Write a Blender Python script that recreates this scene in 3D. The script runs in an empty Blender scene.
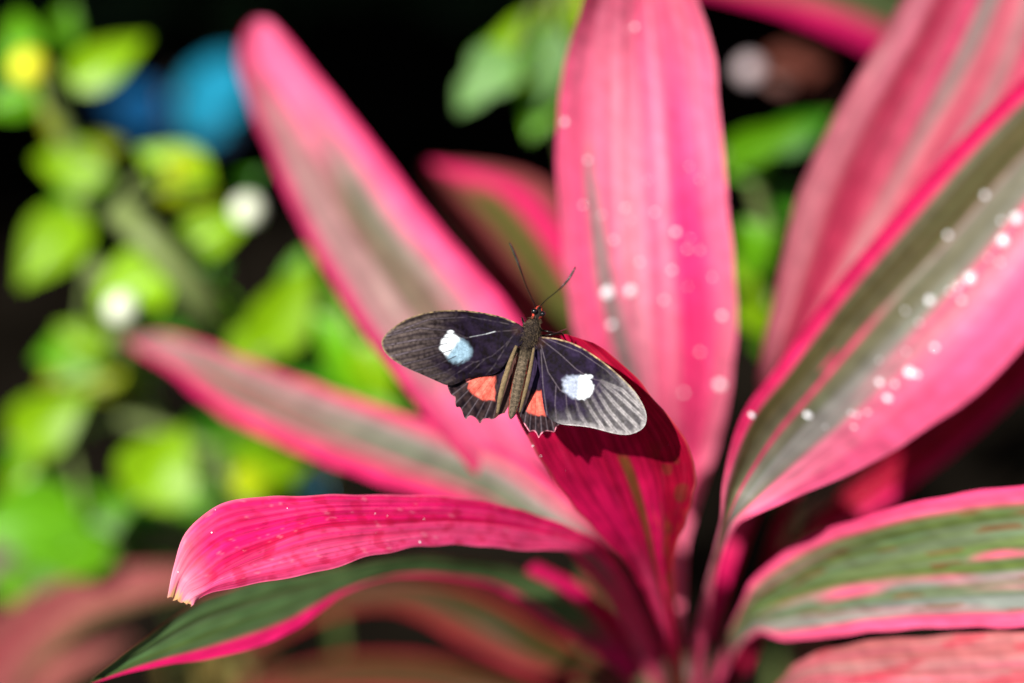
import bpy, math, random
import numpy as np
from mathutils import Vector, Matrix
from mathutils.bvhtree import BVHTree

random.seed(7)
rng = np.random.default_rng(11)
SC = bpy.context.scene
COL = SC.collection
R = math.radians

# ------------------------------------------------------------------ camera
FOCAL, SENSOR = 100.0, 36.0
W, H = 1024.0, 683.0
PITCH = R(38)
K = SENSOR / FOCAL / W
FWD = np.array([0, math.cos(PITCH), -math.sin(PITCH)])
RGT = np.array([1.0, 0, 0])
UP = np.array([0, math.sin(PITCH), math.cos(PITCH)])
FOCUS = 0.64


def ray(px, py):
    return FWD + (px - W / 2) * K * RGT + (H / 2 - py) * K * UP


CAM = np.array([0, 0, 0.5]) - FOCUS * ray(525, 370)


def P(px, py, d):
    """photo pixel + distance along the view axis -> world point"""
    return CAM + d * ray(px, py)


cd = bpy.data.cameras.new('camera')
cam = bpy.data.objects.new('camera', cd)
COL.objects.link(cam)
cam.location = CAM
cam.rotation_euler = (math.pi / 2 - PITCH, 0, 0)
cd.lens, cd.sensor_width = FOCAL, SENSOR
cd.clip_start, cd.clip_end = 0.02, 400
cd.dof.use_dof = True
cd.dof.focus_distance = FOCUS
cd.dof.aperture_fstop = 4.0
cd.dof.aperture_blades = 0
SC.camera = cam

# ------------------------------------------------------------------ light
SUN = Vector((-0.42, -0.534, 0.735)).normalized()
sl = bpy.data.lights.new('sun', 'SUN')
sl.energy, sl.angle, sl.color = 5.0, R(0.5), (1.0, 0.965, 0.91)
so = bpy.data.objects.new('sun', sl)
COL.objects.link(so)
so.rotation_euler = SUN.to_track_quat('Z', 'Y').to_euler()
so.location = (-2, -1.5, 4)
wd = bpy.data.worlds.new('World')
SC.world = wd
wd.use_nodes = True
nt = wd.node_tree
sky = nt.nodes.new('ShaderNodeTexSky')
sky.sky_type = 'NISHITA'
sky.sun_disc = False
sky.sun_elevation = math.asin(SUN.z)
sky.sun_rotation = math.atan2(SUN.x, SUN.y)
nt.links.new(sky.outputs[0], nt.nodes['Background'].inputs[0])
nt.nodes['Background'].inputs[1].default_value = 0.05

SC.view_settings.view_transform = 'Standard'
SC.view_settings.look = 'None'
SC.view_settings.exposure = 0.60
SC.view_settings.gamma = 1
SC.view_settings.use_curve_mapping = False
SC.render.engine = 'CYCLES'
SC.cycles.use_denoising = True
SC.cycles.max_bounces = 8
SC.cycles.transmission_bounces = 4


# ------------------------------------------------------------------ helpers
def tag(o, label=None, cat=None, group=None, kind=None):
    if label: o['label'] = label
    if cat: o['category'] = cat
    if group: o['group'] = group
    if kind: o['kind'] = kind
    return o


def empty(name, loc=(0, 0, 0)):
    o = bpy.data.objects.new(name, None)
    o.empty_display_size = 0.02
    o.location = loc
    COL.objects.link(o)
    return o


def mesh_obj(name, verts, faces, mat, parent=None, uv=None, col=None, smooth=True):
    verts = np.asarray(verts, float)
    if parent is not None and parent.type == 'EMPTY':
        verts = verts - np.array(parent.location)
    me = bpy.data.meshes.new(name)
    me.from_pydata([tuple(v) for v in verts], [], [tuple(int(i) for i in f) for f in faces])
    if col is not None:
        a = me.color_attributes.new('pigment', 'FLOAT_COLOR', 'POINT')
        c = np.ones((len(verts), 4), np.float32)
        c[:, :3] = np.asarray(col)
        a.data.foreach_set('color', c.ravel())
    if uv is not None:
        uvl = me.uv_layers.new(name='UVMap')
        li = np.zeros(len(me.loops), np.int32)
        me.loops.foreach_get('vertex_index', li)
        uvl.data.foreach_set('uv', np.asarray(uv, np.float32)[li].ravel())
    if smooth:
        me.polygons.foreach_set('use_smooth', np.ones(len(me.polygons), bool))
    me.materials.append(mat)
    me.update()
    o = bpy.data.objects.new(name, me)
    COL.objects.link(o)
    if parent is not None:
        o.parent = parent
    return o


def catmull(pts, ts, n):
    """interpolate rows of pts (m,k) given knots ts at n even parameters"""
    pts = np.asarray(pts, float)
    ts = np.asarray(ts, float)
    m = np.zeros_like(pts)
    for i in range(len(pts)):
        a, b = max(0, i - 1), min(len(pts) - 1, i + 1)
        m[i] = (pts[b] - pts[a]) / (ts[b] - ts[a])
    t = np.linspace(ts[0], ts[-1], n)
    i = np.clip(np.searchsorted(ts, t, side='right') - 1, 0, len(ts) - 2)
    h = ts[i + 1] - ts[i]
    s = ((t - ts[i]) / h)[:, None]
    hh = h[:, None]
    return ((2 * s**3 - 3 * s**2 + 1) * pts[i] + (s**3 - 2 * s**2 + s) * hh * m[i]
            + (-2 * s**3 + 3 * s**2) * pts[i + 1] + (s**3 - s**2) * hh * m[i + 1])


def sstep(a, b, x):
    t = np.clip((x - a) / (b - a), 0, 1)
    return t * t * (3 - 2 * t)


def mix(a, b, f):
    return a + (b - a) * f[..., None]


def streaks(u, v, seed, fmin=6, fmax=40, n=9, drift=1.5):
    """smooth lengthwise streak field about 0..1"""
    g = np.random.default_rng(seed)
    s = np.zeros_like(u)
    w = 0
    for i in range(n):
        k = fmin * (fmax / fmin) ** (i / (n - 1))
        a = (fmin / k) ** 0.35
        s += a * np.sin(k * u + g.uniform(0, 6.28) + drift * np.sin(g.uniform(2, 7) * v + g.uniform(0, 6.28)))
        w += a * a / 2
    return np.clip(0.5 + 0.28 * s / math.sqrt(w), 0, 1)


def blotch(U, V, seed, k=5):
    g = np.random.default_rng(seed)
    s = np.zeros_like(U)
    for i in range(14):
        s += np.sin(k * g.uniform(.4, 3.0) * U + k * g.uniform(-2.2, 2.2) * V * 1.5 + g.uniform(0, 6.28))
    return np.clip(.5 + s / 9, 0, 1)


def pxnoise(X, Y, seed, f=.5):
    g = np.random.default_rng(seed)
    s = np.zeros_like(X)
    for i in range(12):
        a = g.uniform(0, 6.28); k = f * g.uniform(.4, 1.8)
        s += np.sin(k * (math.cos(a) * X + math.sin(a) * Y) + g.uniform(0, 6.28))
    return s / 2.45


def spots(u, v, seed, fu, fv):
    g = np.random.default_rng(seed)
    s = np.zeros_like(u)
    for i in range(8):
        s += np.sin(fu * g.uniform(.5, 1.5) * u + fv * g.uniform(-1.2, 1.2) * v + g.uniform(0, 6.28))
    return np.clip(0.5 + s / 8, 0, 1)


# ------------------------------------------------------------------ materials
def attr_material(name, rough=0.42, trans=0.25, spec=0.4, bump=0.15, scale=(30, 3), var=0.18, tsat=1.25, tval=1.0, coat=0.0):
    m = bpy.data.materials.new(name)
    m.use_nodes = True
    t = m.node_tree
    N, L = t.nodes, t.links
    b = N['Principled BSDF']
    out = N['Material Output']
    at = N.new('ShaderNodeAttribute'); at.attribute_name = 'pigment'
    uv = N.new('ShaderNodeUVMap')
    mp = N.new('ShaderNodeMapping'); mp.inputs['Scale'].default_value = (scale[0], scale[1], 1)
    L.new(uv.outputs[0], mp.inputs[0])
    nz = N.new('ShaderNodeTexNoise'); nz.inputs['Scale'].default_value = 1.0
    nz.inputs['Detail'].default_value = 5; nz.inputs['Roughness'].default_value = 0.6
    L.new(mp.outputs[0], nz.inputs['Vector'])
    mr = N.new('ShaderNodeMapRange')
    mr.inputs['From Min'].default_value, mr.inputs['From Max'].default_value = 0.3, 0.7
    mr.inputs['To Min'].default_value, mr.inputs['To Max'].default_value = 1 - var, 1 + var
    L.new(nz.outputs[0], mr.inputs[0])
    mu = N.new('ShaderNodeMix'); mu.data_type = 'RGBA'; mu.blend_type = 'MULTIPLY'
    mu.inputs[0].default_value = 1
    L.new(at.outputs['Color'], mu.inputs[6]); L.new(mr.outputs[0], mu.inputs[7])
    col = mu.outputs[2]
    L.new(col, b.inputs['Base Color'])
    b.inputs['Roughness'].default_value = rough
    b.inputs['Specular IOR Level'].default_value = spec
    if coat:
        b.inputs['Coat Weight'].default_value = coat
        b.inputs['Coat Roughness'].default_value = 0.15
    if bump:
        bp = N.new('ShaderNodeBump'); bp.inputs['Strength'].default_value = bump
        bp.inputs['Distance'].default_value = 0.002
        L.new(nz.outputs[0], bp.inputs['Height']); L.new(bp.outputs[0], b.inputs['Normal'])
    if trans:
        hs = N.new('ShaderNodeHueSaturation'); hs.inputs['Saturation'].default_value = tsat
        hs.inputs['Value'].default_value = tval
        L.new(col, hs.inputs['Color'])
        tr = N.new('ShaderNodeBsdfTranslucent'); L.new(hs.outputs[0], tr.inputs[0])
        ms = N.new('ShaderNodeMixShader'); ms.inputs[0].default_value = trans
        L.new(b.outputs[0], ms.inputs[1]); L.new(tr.outputs[0], ms.inputs[2])
        L.new(ms.outputs[0], out.inputs[0])
    return m


def plain_material(name, c, rough=0.5, spec=0.4, nscale=60, var=0.25, bump=0.0, metallic=0.0, coat=0.0):
    m = bpy.data.materials.new(name)
    m.use_nodes = True
    t = m.node_tree
    N, L = t.nodes, t.links
    b = N['Principled BSDF']
    tc = N.new('ShaderNodeTexCoord')
    nz = N.new('ShaderNodeTexNoise'); nz.inputs['Scale'].default_value = nscale
    nz.inputs['Detail'].default_value = 6
    L.new(tc.outputs['Object'], nz.inputs['Vector'])
    rp = N.new('ShaderNodeValToRGB')
    rp.color_ramp.elements[0].position, rp.color_ramp.elements[1].position = 0.3, 0.7
    rp.color_ramp.elements[0].color = (*[x * (1 - var) for x in c], 1)
    rp.color_ramp.elements[1].color = (*[min(1, x * (1 + var)) for x in c], 1)
    L.new(nz.outputs[0], rp.inputs[0]); L.new(rp.outputs[0], b.inputs['Base Color'])
    b.inputs['Roughness'].default_value = rough
    b.inputs['Specular IOR Level'].default_value = spec
    b.inputs['Metallic'].default_value = metallic
    b.inputs['Coat Weight'].default_value = coat
    if bump:
        bp = N.new('ShaderNodeBump'); bp.inputs['Strength'].default_value = bump
        bp.inputs['Distance'].default_value = 0.005
        L.new(nz.outputs[0], bp.inputs['Height']); L.new(bp.outputs[0], b.inputs['Normal'])
    return m


M_LEAF = attr_material('cordyline_leaf', rough=0.42, trans=0.22, spec=0.12, bump=0.2, scale=(40, 4), var=0.20)
M_STEM = attr_material('cane_stem', rough=0.6, trans=0, bump=0.4, scale=(6, 40), var=0.3)
M_GREEN = attr_material('green_leaf', rough=0.35, trans=0.40, spec=0.25, bump=0.1, scale=(6, 6), var=0.2, tsat=1.1)
M_DARK = attr_material('dark_leaf', rough=0.6, trans=0.1, spec=0.03, bump=0, scale=(3, 3), var=0.3)
M_WING = attr_material('wing_scales', rough=0.55, trans=0.03, spec=0.03, bump=0.1, scale=(90, 90), var=0.35, tsat=1.0)
M_BODY = attr_material('body_fur', rough=0.7, trans=0, spec=0.2, bump=0.5, scale=(30, 60), var=0.5)
M_BLUE = attr_material('blue_scales', rough=0.35, trans=0.05, spec=0.5, bump=0, scale=(10, 10), var=0.2)
M_BLACK = plain_material('dark_chitin', (0.012, 0.008, 0.007), rough=0.35)
M_EYE = plain_material('compound_eye', (0.008, 0.006, 0.006), rough=0.12, spec=0.8)
M_SOIL = plain_material('dark_soil', (0.007, 0.0055, 0.004), rough=1.0, spec=0.0, nscale=14, var=0.6, bump=0.8)
M_WATER_GLINT = plain_material('water_white_glint', (0.93, 0.93, 0.95), rough=0.06, spec=0.9, var=0.03, coat=1.0)  # opaque white base colour stands in for sun glints on clear water
M_GLINT = plain_material('pale_glint', (0.75, 0.80, 0.60), rough=0.3, var=0.15, nscale=200)  # pale colour for balls that stand in for wet leaf glints
M_PINKGLINT = plain_material('pale_pink_glint', (0.46, 0.36, 0.37), rough=0.3, var=0.1, nscale=200)  # pale pink colour stands in for a glint on the reddish leaf
M_YELLOW = plain_material('yellow_petal', (0.75, 0.72, 0.02), rough=0.5, var=0.2, nscale=150)
M_LITTER = plain_material('dry_leaf', (0.22, 0.16, 0.03), rough=0.7, var=0.4, nscale=80)

# pigments (linear)
HOT = np.array([0.82, 0.014, 0.150])
PINK = np.array([0.85, 0.095, 0.220])
PALE = np.array([0.90, 0.290, 0.385])
CRIM = np.array([0.55, 0.006, 0.045])
DEEP = np.array([0.30, 0.004, 0.020])
SALM = np.array([0.56, 0.120, 0.120])
GREY = np.array([0.200, 0.222, 0.190])
SAGE = np.array([0.120, 0.155, 0.080])
OLIV = np.array([0.068, 0.100, 0.018])
DKGR = np.array([0.045, 0.085, 0.030])
BRWN = np.array([0.17, 0.060, 0.020])
ORANGE_FLECK = np.array([0.6, 0.09, 0.02])

PROTECT = []      # points that the sun reaches in the photograph


# ------------------------------------------------------------------ cordyline leaves
def leaf(parent, rows, paint, seed=1, nu=28, nv=120, chan=-0.004, crease=0.0, wave=0.0012, jag=0.0,
         base=None, bw=6.0, label=None, protect=True):
    """rows base->tip: (L(x,y), M(x,y), R(x,y), depth[, dL, dR]); base: list of (x, y, d) petiole points before the first row"""
    rr = []
    if base:
        for (x, y, d) in base:
            n = base[1] if len(base) > 1 else (rows[0][1][0], rows[0][1][1], 0)
            dx, dy = rows[0][1][0] - x, rows[0][1][1] - y
            l = math.hypot(dx, dy)
            # left edge lies to the left when looking from base to tip
            px, py = dy / l * bw, -dx / l * bw
            rr.append((x + px, y + py, x, y, x - px, y - py, d, -0.0015, -0.0015))
    for r in rows:
        L_, M_, R_, d = r[:4]
        dl = r[4] if len(r) > 4 else (chan[0] if isinstance(chan, tuple) else chan)
        dr = r[5] if len(r) > 5 else (chan[1] if isinstance(chan, tuple) else chan)
        rr.append((*L_, *M_, *R_, d, dl, dr))
    rr = np.array(rr, float)
    seg = np.hypot(np.diff(rr[:, 2]), np.diff(rr[:, 3])) + np.abs(np.diff(rr[:, 6])) * 2500
    ts = np.concatenate([[0], np.cumsum(np.maximum(seg, 1e-3))])
    g = catmull(rr, ts, nv)
    v = np.linspace(0, 1, nv)
    u = np.linspace(-1, 1, nu)
    U, V = np.meshgrid(u, v)
    ph = np.random.default_rng(seed).uniform(0, 6.28, 6)
    gl = lambda i: g[:, i][:, None]
    au = np.abs(U)
    ex = np.where(U < 0, gl(0), gl(4)); ey = np.where(U < 0, gl(1), gl(5))
    X = gl(2) + (ex - gl(2)) * au
    Y = gl(3) + (ey - gl(3)) * au
    gk = np.random.default_rng(seed + 500)
    nick = np.zeros_like(V)
    for q_ in range(7):
        nick = nick + np.sin(gk.uniform(14, 120) * V + gk.uniform(0, 6.28) + np.sign(U) * gk.uniform(0, 3)) / 7
    wid = np.hypot(ex - gl(2), ey - gl(3)) + 1e-6
    push = 1.6 * nick * au**3 * np.clip(wid / 20, 0, 1) / wid
    X = X + (ex - gl(2)) * push
    Y = Y + (ey - gl(3)) * push
    ed = np.where(U < 0, gl(7), gl(8))
    ed = ed * np.clip(wid / 28, 0, 1)
    D = gl(6) + ed * au**1.6 + crease * (1 - au)**3
    D = D + wave * au**2 * (np.sin(11 * V + ph[0] + U) + 0.6 * np.sin(23 * V + ph[1] - 2 * U))
    D = D + 0.25 * wave * np.sin(9 * U + ph[2] + 2 * np.sin(4 * V + ph[3]))
    if jag:
        k = sstep(0.96, 1.0, V) * jag
        X = X + k * np.sin(17 * U + ph[4]) * 3
        Y = Y + k * np.sin(13 * U + ph[5]) * 3
    pts = CAM + D[..., None] * (FWD + ((X - W / 2) * K)[..., None] * RGT + ((H / 2 - Y) * K)[..., None] * UP)
    verts = pts.reshape(-1, 3)
    faces = []
    for j in range(nv - 1):
        for i in range(nu - 1):
            a = j * nu + i
            faces.append((a, a + 1, a + nu + 1, a + nu))
    pg = paint(U, V, X, Y)
    pg = pg * (.84 + .27 * streaks(U, V, seed + 900, 18, 110, 9, 2.2) + .10 * (blotch(U, V, seed + 950, 7) - .5))[..., None]
    pg = pg * (1 + .07 * pxnoise(X, Y, seed + 33, .25))[..., None]
    pg = mix(pg, pg * np.array([1.06, 1.9, 1.5]) + .01, sstep(.86, 1.0, blotch(U, V, seed + 970, 16)) * .25)
    col = np.clip(pg, 0.002, 0.95).reshape(-1, 3)
    uv = np.stack([U * 0.5 + 0.5, V * 3], -1).reshape(-1, 2)
    o = mesh_obj('leaf', verts, faces, M_LEAF, parent, uv, col)
    if label: o['label'] = label
    o['_w'] = 0; del o['_w']
    if protect:
        PROTECT.append(pts[nv // 6::6, ::9].reshape(-1, 3))
    LEAVES.append((o, verts, faces))
    return o


LEAVES = []


def band(U, V, c, w, v0=0.0, v1=1.0, soft=0.10, fade=0.08):
    return (1 - sstep(w, w + soft, np.abs(U - c))) * sstep(v0, v0 + fade, V) * (1 - sstep(v1 - fade, v1, V))


def soften(base, amount, seed, U, V, other):
    s = streaks(U, V, seed)
    return mix(base, np.broadcast_to(other, base.shape), np.clip((s - 0.5) * 2 * amount + amount * .5, 0, 1))


def full(U, c):
    return np.broadcast_to(np.asarray(c, float), U.shape + (3,)).copy()


def petiole(c, V, to, colour):
    """blend pigment of the stalk end"""
    return mix(c, np.broadcast_to(colour, c.shape), 1 - sstep(to * .6, to, V))


# ---- paints
def paint_upright(U, V, X, Y):
    c = full(U, PINK * 1.0)
    c = mix(c, full(U, PALE), np.clip(streaks(U, V, 3, 4, 20) * .7 + .8 * blotch(U, V, 2, 3) - .32, 0, 1) * .9)
    c = mix(c, full(U, HOT), band(U, V, .48, .10, .1, .8, .2, .2) * .75)
    c = mix(c, full(U, HOT), band(U, V, .04, .02, .1, 1.2, .08) * .35)
    c = mix(c, full(U, HOT), np.clip(streaks(U, V, 9, 8, 40) * .9 + .6 * blotch(U, V, 12, 5) - .75, 0, 1) * .6)
    cx = np.interp(Y, [120, 180, 280, 340, 420], [587, 590, 605, 620, 640])
    ww = np.interp(Y, [110, 180, 280, 420], [1, 4.5, 9, 9])
    m = (1 - sstep(ww * .5, ww * 1.5, np.abs(X - cx))) * sstep(100, 190, Y)
    c = mix(c, full(U, GREY * 0.95), m * .85)
    return petiole(c, V, .16, HOT)


def paint_upperleft(U, V, X, Y):
    c = full(U, PINK * np.array([.95, 1.35, 1.2]))
    gm = band(U, V, -.10, .42, .46, .93, .3, .15) * np.clip(streaks(U, V, 5, 3, 18) * 1.3 + .1, 0, 1)
    c = mix(c, full(U, GREY * np.array([1.35, 1.05, 1.0])), gm * .95)
    c = mix(c, full(U, [.52, .33, .30]), band(U, V, -.5, .16, .45, .97, .2) * .8)
    c = mix(c, full(U, SAGE * 1.05), band(U, V, .02, .12, .44, .84, .18, .1) * .8)
    c = mix(c, full(U, SAGE * .8), band(U, V, -.18, .02, .4, .9, .05, .1) * .6)
    c = mix(c, full(U, HOT * .85), sstep(.74, .97, np.abs(U)) * .85)
    c = mix(c, full(U, HOT), np.clip(streaks(U, V, 19, 5, 30) * 1.5 - .85, 0, 1) * .5 * (1 - gm))
    return petiole(c, V, .2, PINK)


def paint_leftmid(U, V, X, Y):
    c = full(U, GREY * np.array([1.15, .92, .92]))
    c = mix(c, full(U, SAGE * .8), band(U, V, -.1, .32, .25, .95, .25) * np.clip(streaks(U, V, 6, 5, 22) * 1.6 - .3, 0, 1))
    c = mix(c, full(U, PINK * .9), np.clip(streaks(U, V, 16, 5, 26) * 1.8 - .9, 0, 1) * .8)
    c = mix(c, full(U, HOT), sstep(.62, .85, U) * .75 + sstep(.45, .68, -U) * .95)
    return petiole(c, V, .34, PINK)


def paint_front(U, V, X, Y):
    c = full(U, HOT * np.array([1.05, .75, 1.0]))
    low = sstep(.05, .25, -U)
    c = mix(c, full(U, PINK * np.array([1, .85, 1.05])), low * .75)
    c = mix(c, full(U, PINK), np.clip(streaks(U, V, 8, 6, 50) * 1.8 - .7, 0, 1) * .55)
    c = mix(c, full(U, CRIM * 1.1), np.clip(streaks(U, V, 28, 9, 60, drift=2.5) * 2 - 1.1, 0, 1) * .5)
    c = mix(c, full(U, CRIM), band(U, V, .10, .03, .55, 1.0, .08, .1) * .7)
    c = c * (.80 + .34 * streaks(U, V, 44, 40, 170, 8, 3))[..., None]
    blot = np.maximum(sstep(.7, 1.4, pxnoise(X * .55, Y, 4, .34)), sstep(1.1, 1.8, pxnoise(X, Y, 6, .75)) * .7) * sstep(.45, .7, V)
    c = mix(c, full(U, CRIM), blot * .5)
    c = mix(c, full(U, PALE), sstep(1.7, 2.3, pxnoise(X * .8, Y, 5, .5)) * sstep(.4, .7, V) * .3)
    c = mix(c, full(U, PALE), sstep(.955, .99, V) * .7)
    c = mix(c, full(U, [.55, .36, .10]), sstep(.994, .999, V + .003 * np.sin(23 * U)) * .8)
    c = mix(c, full(U, PALE), sstep(.93, 1, np.abs(U)) * .3)
    return c


def paint_under(U, V, X, Y):
    c = full(U, DKGR * 1.9)
    c = mix(c, full(U, OLIV * .9), np.clip(streaks(U, V, 12, 5, 40) * 1.6 - .5, 0, 1) * .8)
    c = mix(c, full(U, SAGE), np.clip(streaks(U, V, 14, 7, 50) * 1.8 - 1.0, 0, 1) * .6)
    c = mix(c, full(U, HOT * .95), sstep(.58, .72, -U))
    c = mix(c, full(U, HOT * .8), sstep(.90, .99, U) * .5)
    return petiole(c, V, .28, HOT * .8)


def paint_short(U, V, X, Y):
    c = full(U, HOT * np.array([.90, .6, .75]))
    c = mix(c, full(U, CRIM), np.clip(streaks(U, V, 18, 5, 40) * 1.6 - .5, 0, 1) * .5)
    c = mix(c, full(U, PINK), band(U, V, -.40, .16, .25, .62, .25, .15) * .55)
    c = mix(c, full(U, CRIM * .62), sstep(.30, .60, U + .15 * sstep(.6, .9, V)))  # right side and tip darkened in the pigment, where butterfly shade falls
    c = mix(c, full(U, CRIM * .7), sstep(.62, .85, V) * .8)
    c = mix(c, full(U, BRWN * .8), band(U, V, .66, .14, .3, .85, .18, .1) * sstep(.5, .8, pxnoise(X, Y, 3, .3)) * .5)
    c = mix(c, full(U, ORANGE_FLECK), sstep(.84, .92, blotch(U, V, 13, 30)) * band(U, V, .6, .3, .3, .7, .1) * .7)
    c = mix(c, full(U, SALM), sstep(.95, 1, np.abs(U)) * .5)
    c = c * (.82 + .3 * streaks(U, V, 45, 34, 150, 8, 2))[..., None]
    c = mix(c, full(U, BRWN * np.array([1.2, 1.3, 1])), band(U, V, .03, .035, 0, .8, .07, .02) * .9)
    return mix(c, full(U, BRWN * np.array([1.1, 1.2, 1])), (1 - sstep(.16, .36, V)) * .8)


def paint_right(U, V, X, Y):
    c = full(U, PINK * np.array([1, 1.1, 1.1]))
    c = mix(c, full(U, PALE), np.clip(streaks(U, V, 21, 5, 25) * 1.5 - .45, 0, 1) * .6)
    m1 = band(U, V, -.39, .29, .20, 1.2, .07, .15)
    m2 = band(U, V, .17, .20, .25, 1.2, .09, .15)
    st = streaks(U, V, 22, 9, 50)
    bl = blotch(U, V, 23, 4)
    green = mix(full(U, OLIV * .8), full(U, SAGE * .85), np.clip(st * 1.2 + bl - .7, 0, 1))
    grey = mix(full(U, SAGE * .9), full(U, GREY * 1.1), np.clip(st * 1.2 + bl - .6, 0, 1))
    grey = mix(grey, full(U, OLIV), np.clip(streaks(U, V, 25, 9, 34) * 2 - 1.2, 0, 1) * .8)
    c = mix(c, green, m1 * .95)
    c = mix(c, grey, m2 * .95)
    c = mix(c, full(U, HOT), band(U, V, -.06, .02, .1, .72, .04) * .9)
    c = mix(c, full(U, HOT), (1 - sstep(.6, 1, np.hypot((U + .22) / .05, (V - .62) / .016))) * .8)
    c = mix(c, full(U, PINK), band(U, V, .33, .035, .55, 1.2, .05, .2) * .75)
    c = mix(c, full(U, HOT * np.array([1, .6, .8])), sstep(.68, .80, -U) * .9)
    c = mix(c, full(U, PALE), sstep(.50, .66, -U) * sstep(.16, .26, V) * (1 - sstep(.36, .50, V)) * .8)
    return petiole(c, V, .26, PINK)


def paint_rightback(U, V, X, Y):
    c = full(U, [.40, .040, .080])
    c = mix(c, full(U, [.66, .26, .29]), np.clip(streaks(U, V, 31, 5, 26) * .9 + blotch(U, V, 37, 4) - .75, 0, 1) * .8)
    c = mix(c, full(U, HOT * .6), np.clip(streaks(U, V, 33, 5, 24) * 1.7 - .75, 0, 1) * .8)
    c = mix(c, full(U, GREY * .75), band(U, V, .25, .2, .3, 1.2, .2) * np.clip(streaks(U, V, 35, 8, 30) * 1.8 - .5, 0, 1) * .8)
    c = mix(c, full(U, PALE * .85), band(U, V, -.78, .10, .2, 1.2, .15) * .6)
    c = mix(c, full(U, [.35, .10, .11]), sstep(.55, .8, blotch(U, V, 36, 3)) * .4)
    return petiole(c, V, .3, HOT)


def paint_lowright(U, V, X, Y):
    st = streaks(U, V, 41, 8, 44)
    c = mix(full(U, OLIV * 1.5), full(U, SAGE * 1.2), np.clip(st * 1.8 - .4, 0, 1))
    low = mix(full(U, GREY), full(U, SAGE), np.clip(streaks(U, V, 43, 9, 40) * 1.7 - .4, 0, 1))
    c = mix(c, low, sstep(0.0, .2, U))
    n1 = pxnoise(X * .22, Y * .6, 61, .16)
    c = mix(c, full(U, PINK), band(U + .025 * n1, V, .16, .06, .34, .80, .07, .15) * np.clip(.75 + .4 * n1, 0, .95))
    c = mix(c, full(U, PINK), band(U - .02 * n1, V, -.14, .03, .48, .95, .05, .1) * np.clip(.6 - .5 * n1, 0, .95))
    c = mix(c, full(U, PALE * .8), np.clip(streaks(U, V, 45, 6, 30, drift=3) * 2 - 1.25, 0, 1) * .5)
    c = mix(c, full(U, BRWN), sstep(.92, .97, blotch(U, V, 8, 18)) * .7)
    c = mix(c, full(U, PINK), sstep(.68, .84, np.abs(U + .02) + .05 * (streaks(U, V, 48, 9, 40, 8, 4) - .5)))
    c = mix(c, full(U, HOT), sstep(.9, 1, -U) * .5)
    return petiole(c, V, .28, PINK)


def paint_bottomright(U, V, X, Y):
    c = full(U, [.47, .13, .13])
    c = mix(c, full(U, [.60, .27, .27]), np.clip(streaks(U, V, 51, 7, 60) * 1.8 - .7, 0, 1) * .6)
    c = mix(c, full(U, PINK * .85), np.clip(streaks(U, V, 53, 9, 60) * 1.8 - 1.0, 0, 1) * .7)
    c = mix(c, full(U, CRIM), sstep(.74, .82, spots(U, V, 9, 12, 50)) * .5)
    return c


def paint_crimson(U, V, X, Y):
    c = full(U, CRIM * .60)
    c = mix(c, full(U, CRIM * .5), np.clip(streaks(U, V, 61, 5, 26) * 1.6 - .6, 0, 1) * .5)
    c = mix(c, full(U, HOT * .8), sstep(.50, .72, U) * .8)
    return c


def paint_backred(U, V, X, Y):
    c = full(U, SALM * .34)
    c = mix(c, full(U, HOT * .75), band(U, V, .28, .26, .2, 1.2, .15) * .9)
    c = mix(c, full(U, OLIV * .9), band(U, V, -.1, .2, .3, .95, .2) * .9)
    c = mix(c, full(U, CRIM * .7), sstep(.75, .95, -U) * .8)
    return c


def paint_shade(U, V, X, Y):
    c = full(U, SALM * np.array([.30, .28, .24]))  # dark pigments, shade from the leaves above is put into the colour
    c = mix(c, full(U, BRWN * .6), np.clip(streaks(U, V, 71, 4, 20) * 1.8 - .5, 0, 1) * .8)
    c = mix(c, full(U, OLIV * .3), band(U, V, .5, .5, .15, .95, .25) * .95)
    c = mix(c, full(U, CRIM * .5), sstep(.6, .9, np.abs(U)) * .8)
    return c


def paint_olivepink(U, V, X, Y):
    c = full(U, [.34, .085, .085])
    c = mix(c, full(U, [.13, .085, .035]), sstep(.25, .7, -U) * .9)
    c = mix(c, full(U, [.42, .075, .09]), band(U, V, .25, .25, .1, 1, .3) * .6)
    c = mix(c, full(U, SAGE), np.clip(streaks(U, V, 83, 4, 18) * 1.6 - .9, 0, 1) * .7)
    return c


def paint_olive(U, V, X, Y):
    c = full(U, [.135, .125, .075])
    c = mix(c, full(U, [.24, .09, .07]), sstep(.35, .8, np.abs(U)) * .7)
    c = mix(c, full(U, [.17, .17, .12]), np.clip(streaks(U, V, 81, 3, 14) * 1.6 - .5, 0, 1) * .7)
    return c


def paint_petiole_green(U, V, X, Y):
    c = full(U, HOT * .9)
    c = mix(c, full(U, SAGE * np.array([.7, 1.3, 1])), (1 - sstep(.25, .5, V)) * .9)
    return mix(c, full(U, CRIM), sstep(.5, .9, np.abs(U)) * .7)


# ---- main plant
SX, SY, SD = 682, 745, 0.82
crown = P(SX, SY, SD)
plant = empty('cordyline_plant', (crown[0], crown[1], 0.0))
tag(plant, 'large pink and grey green cordyline that the dark butterfly sits on', 'plant', 'pink leaved cordyline plants')


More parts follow.
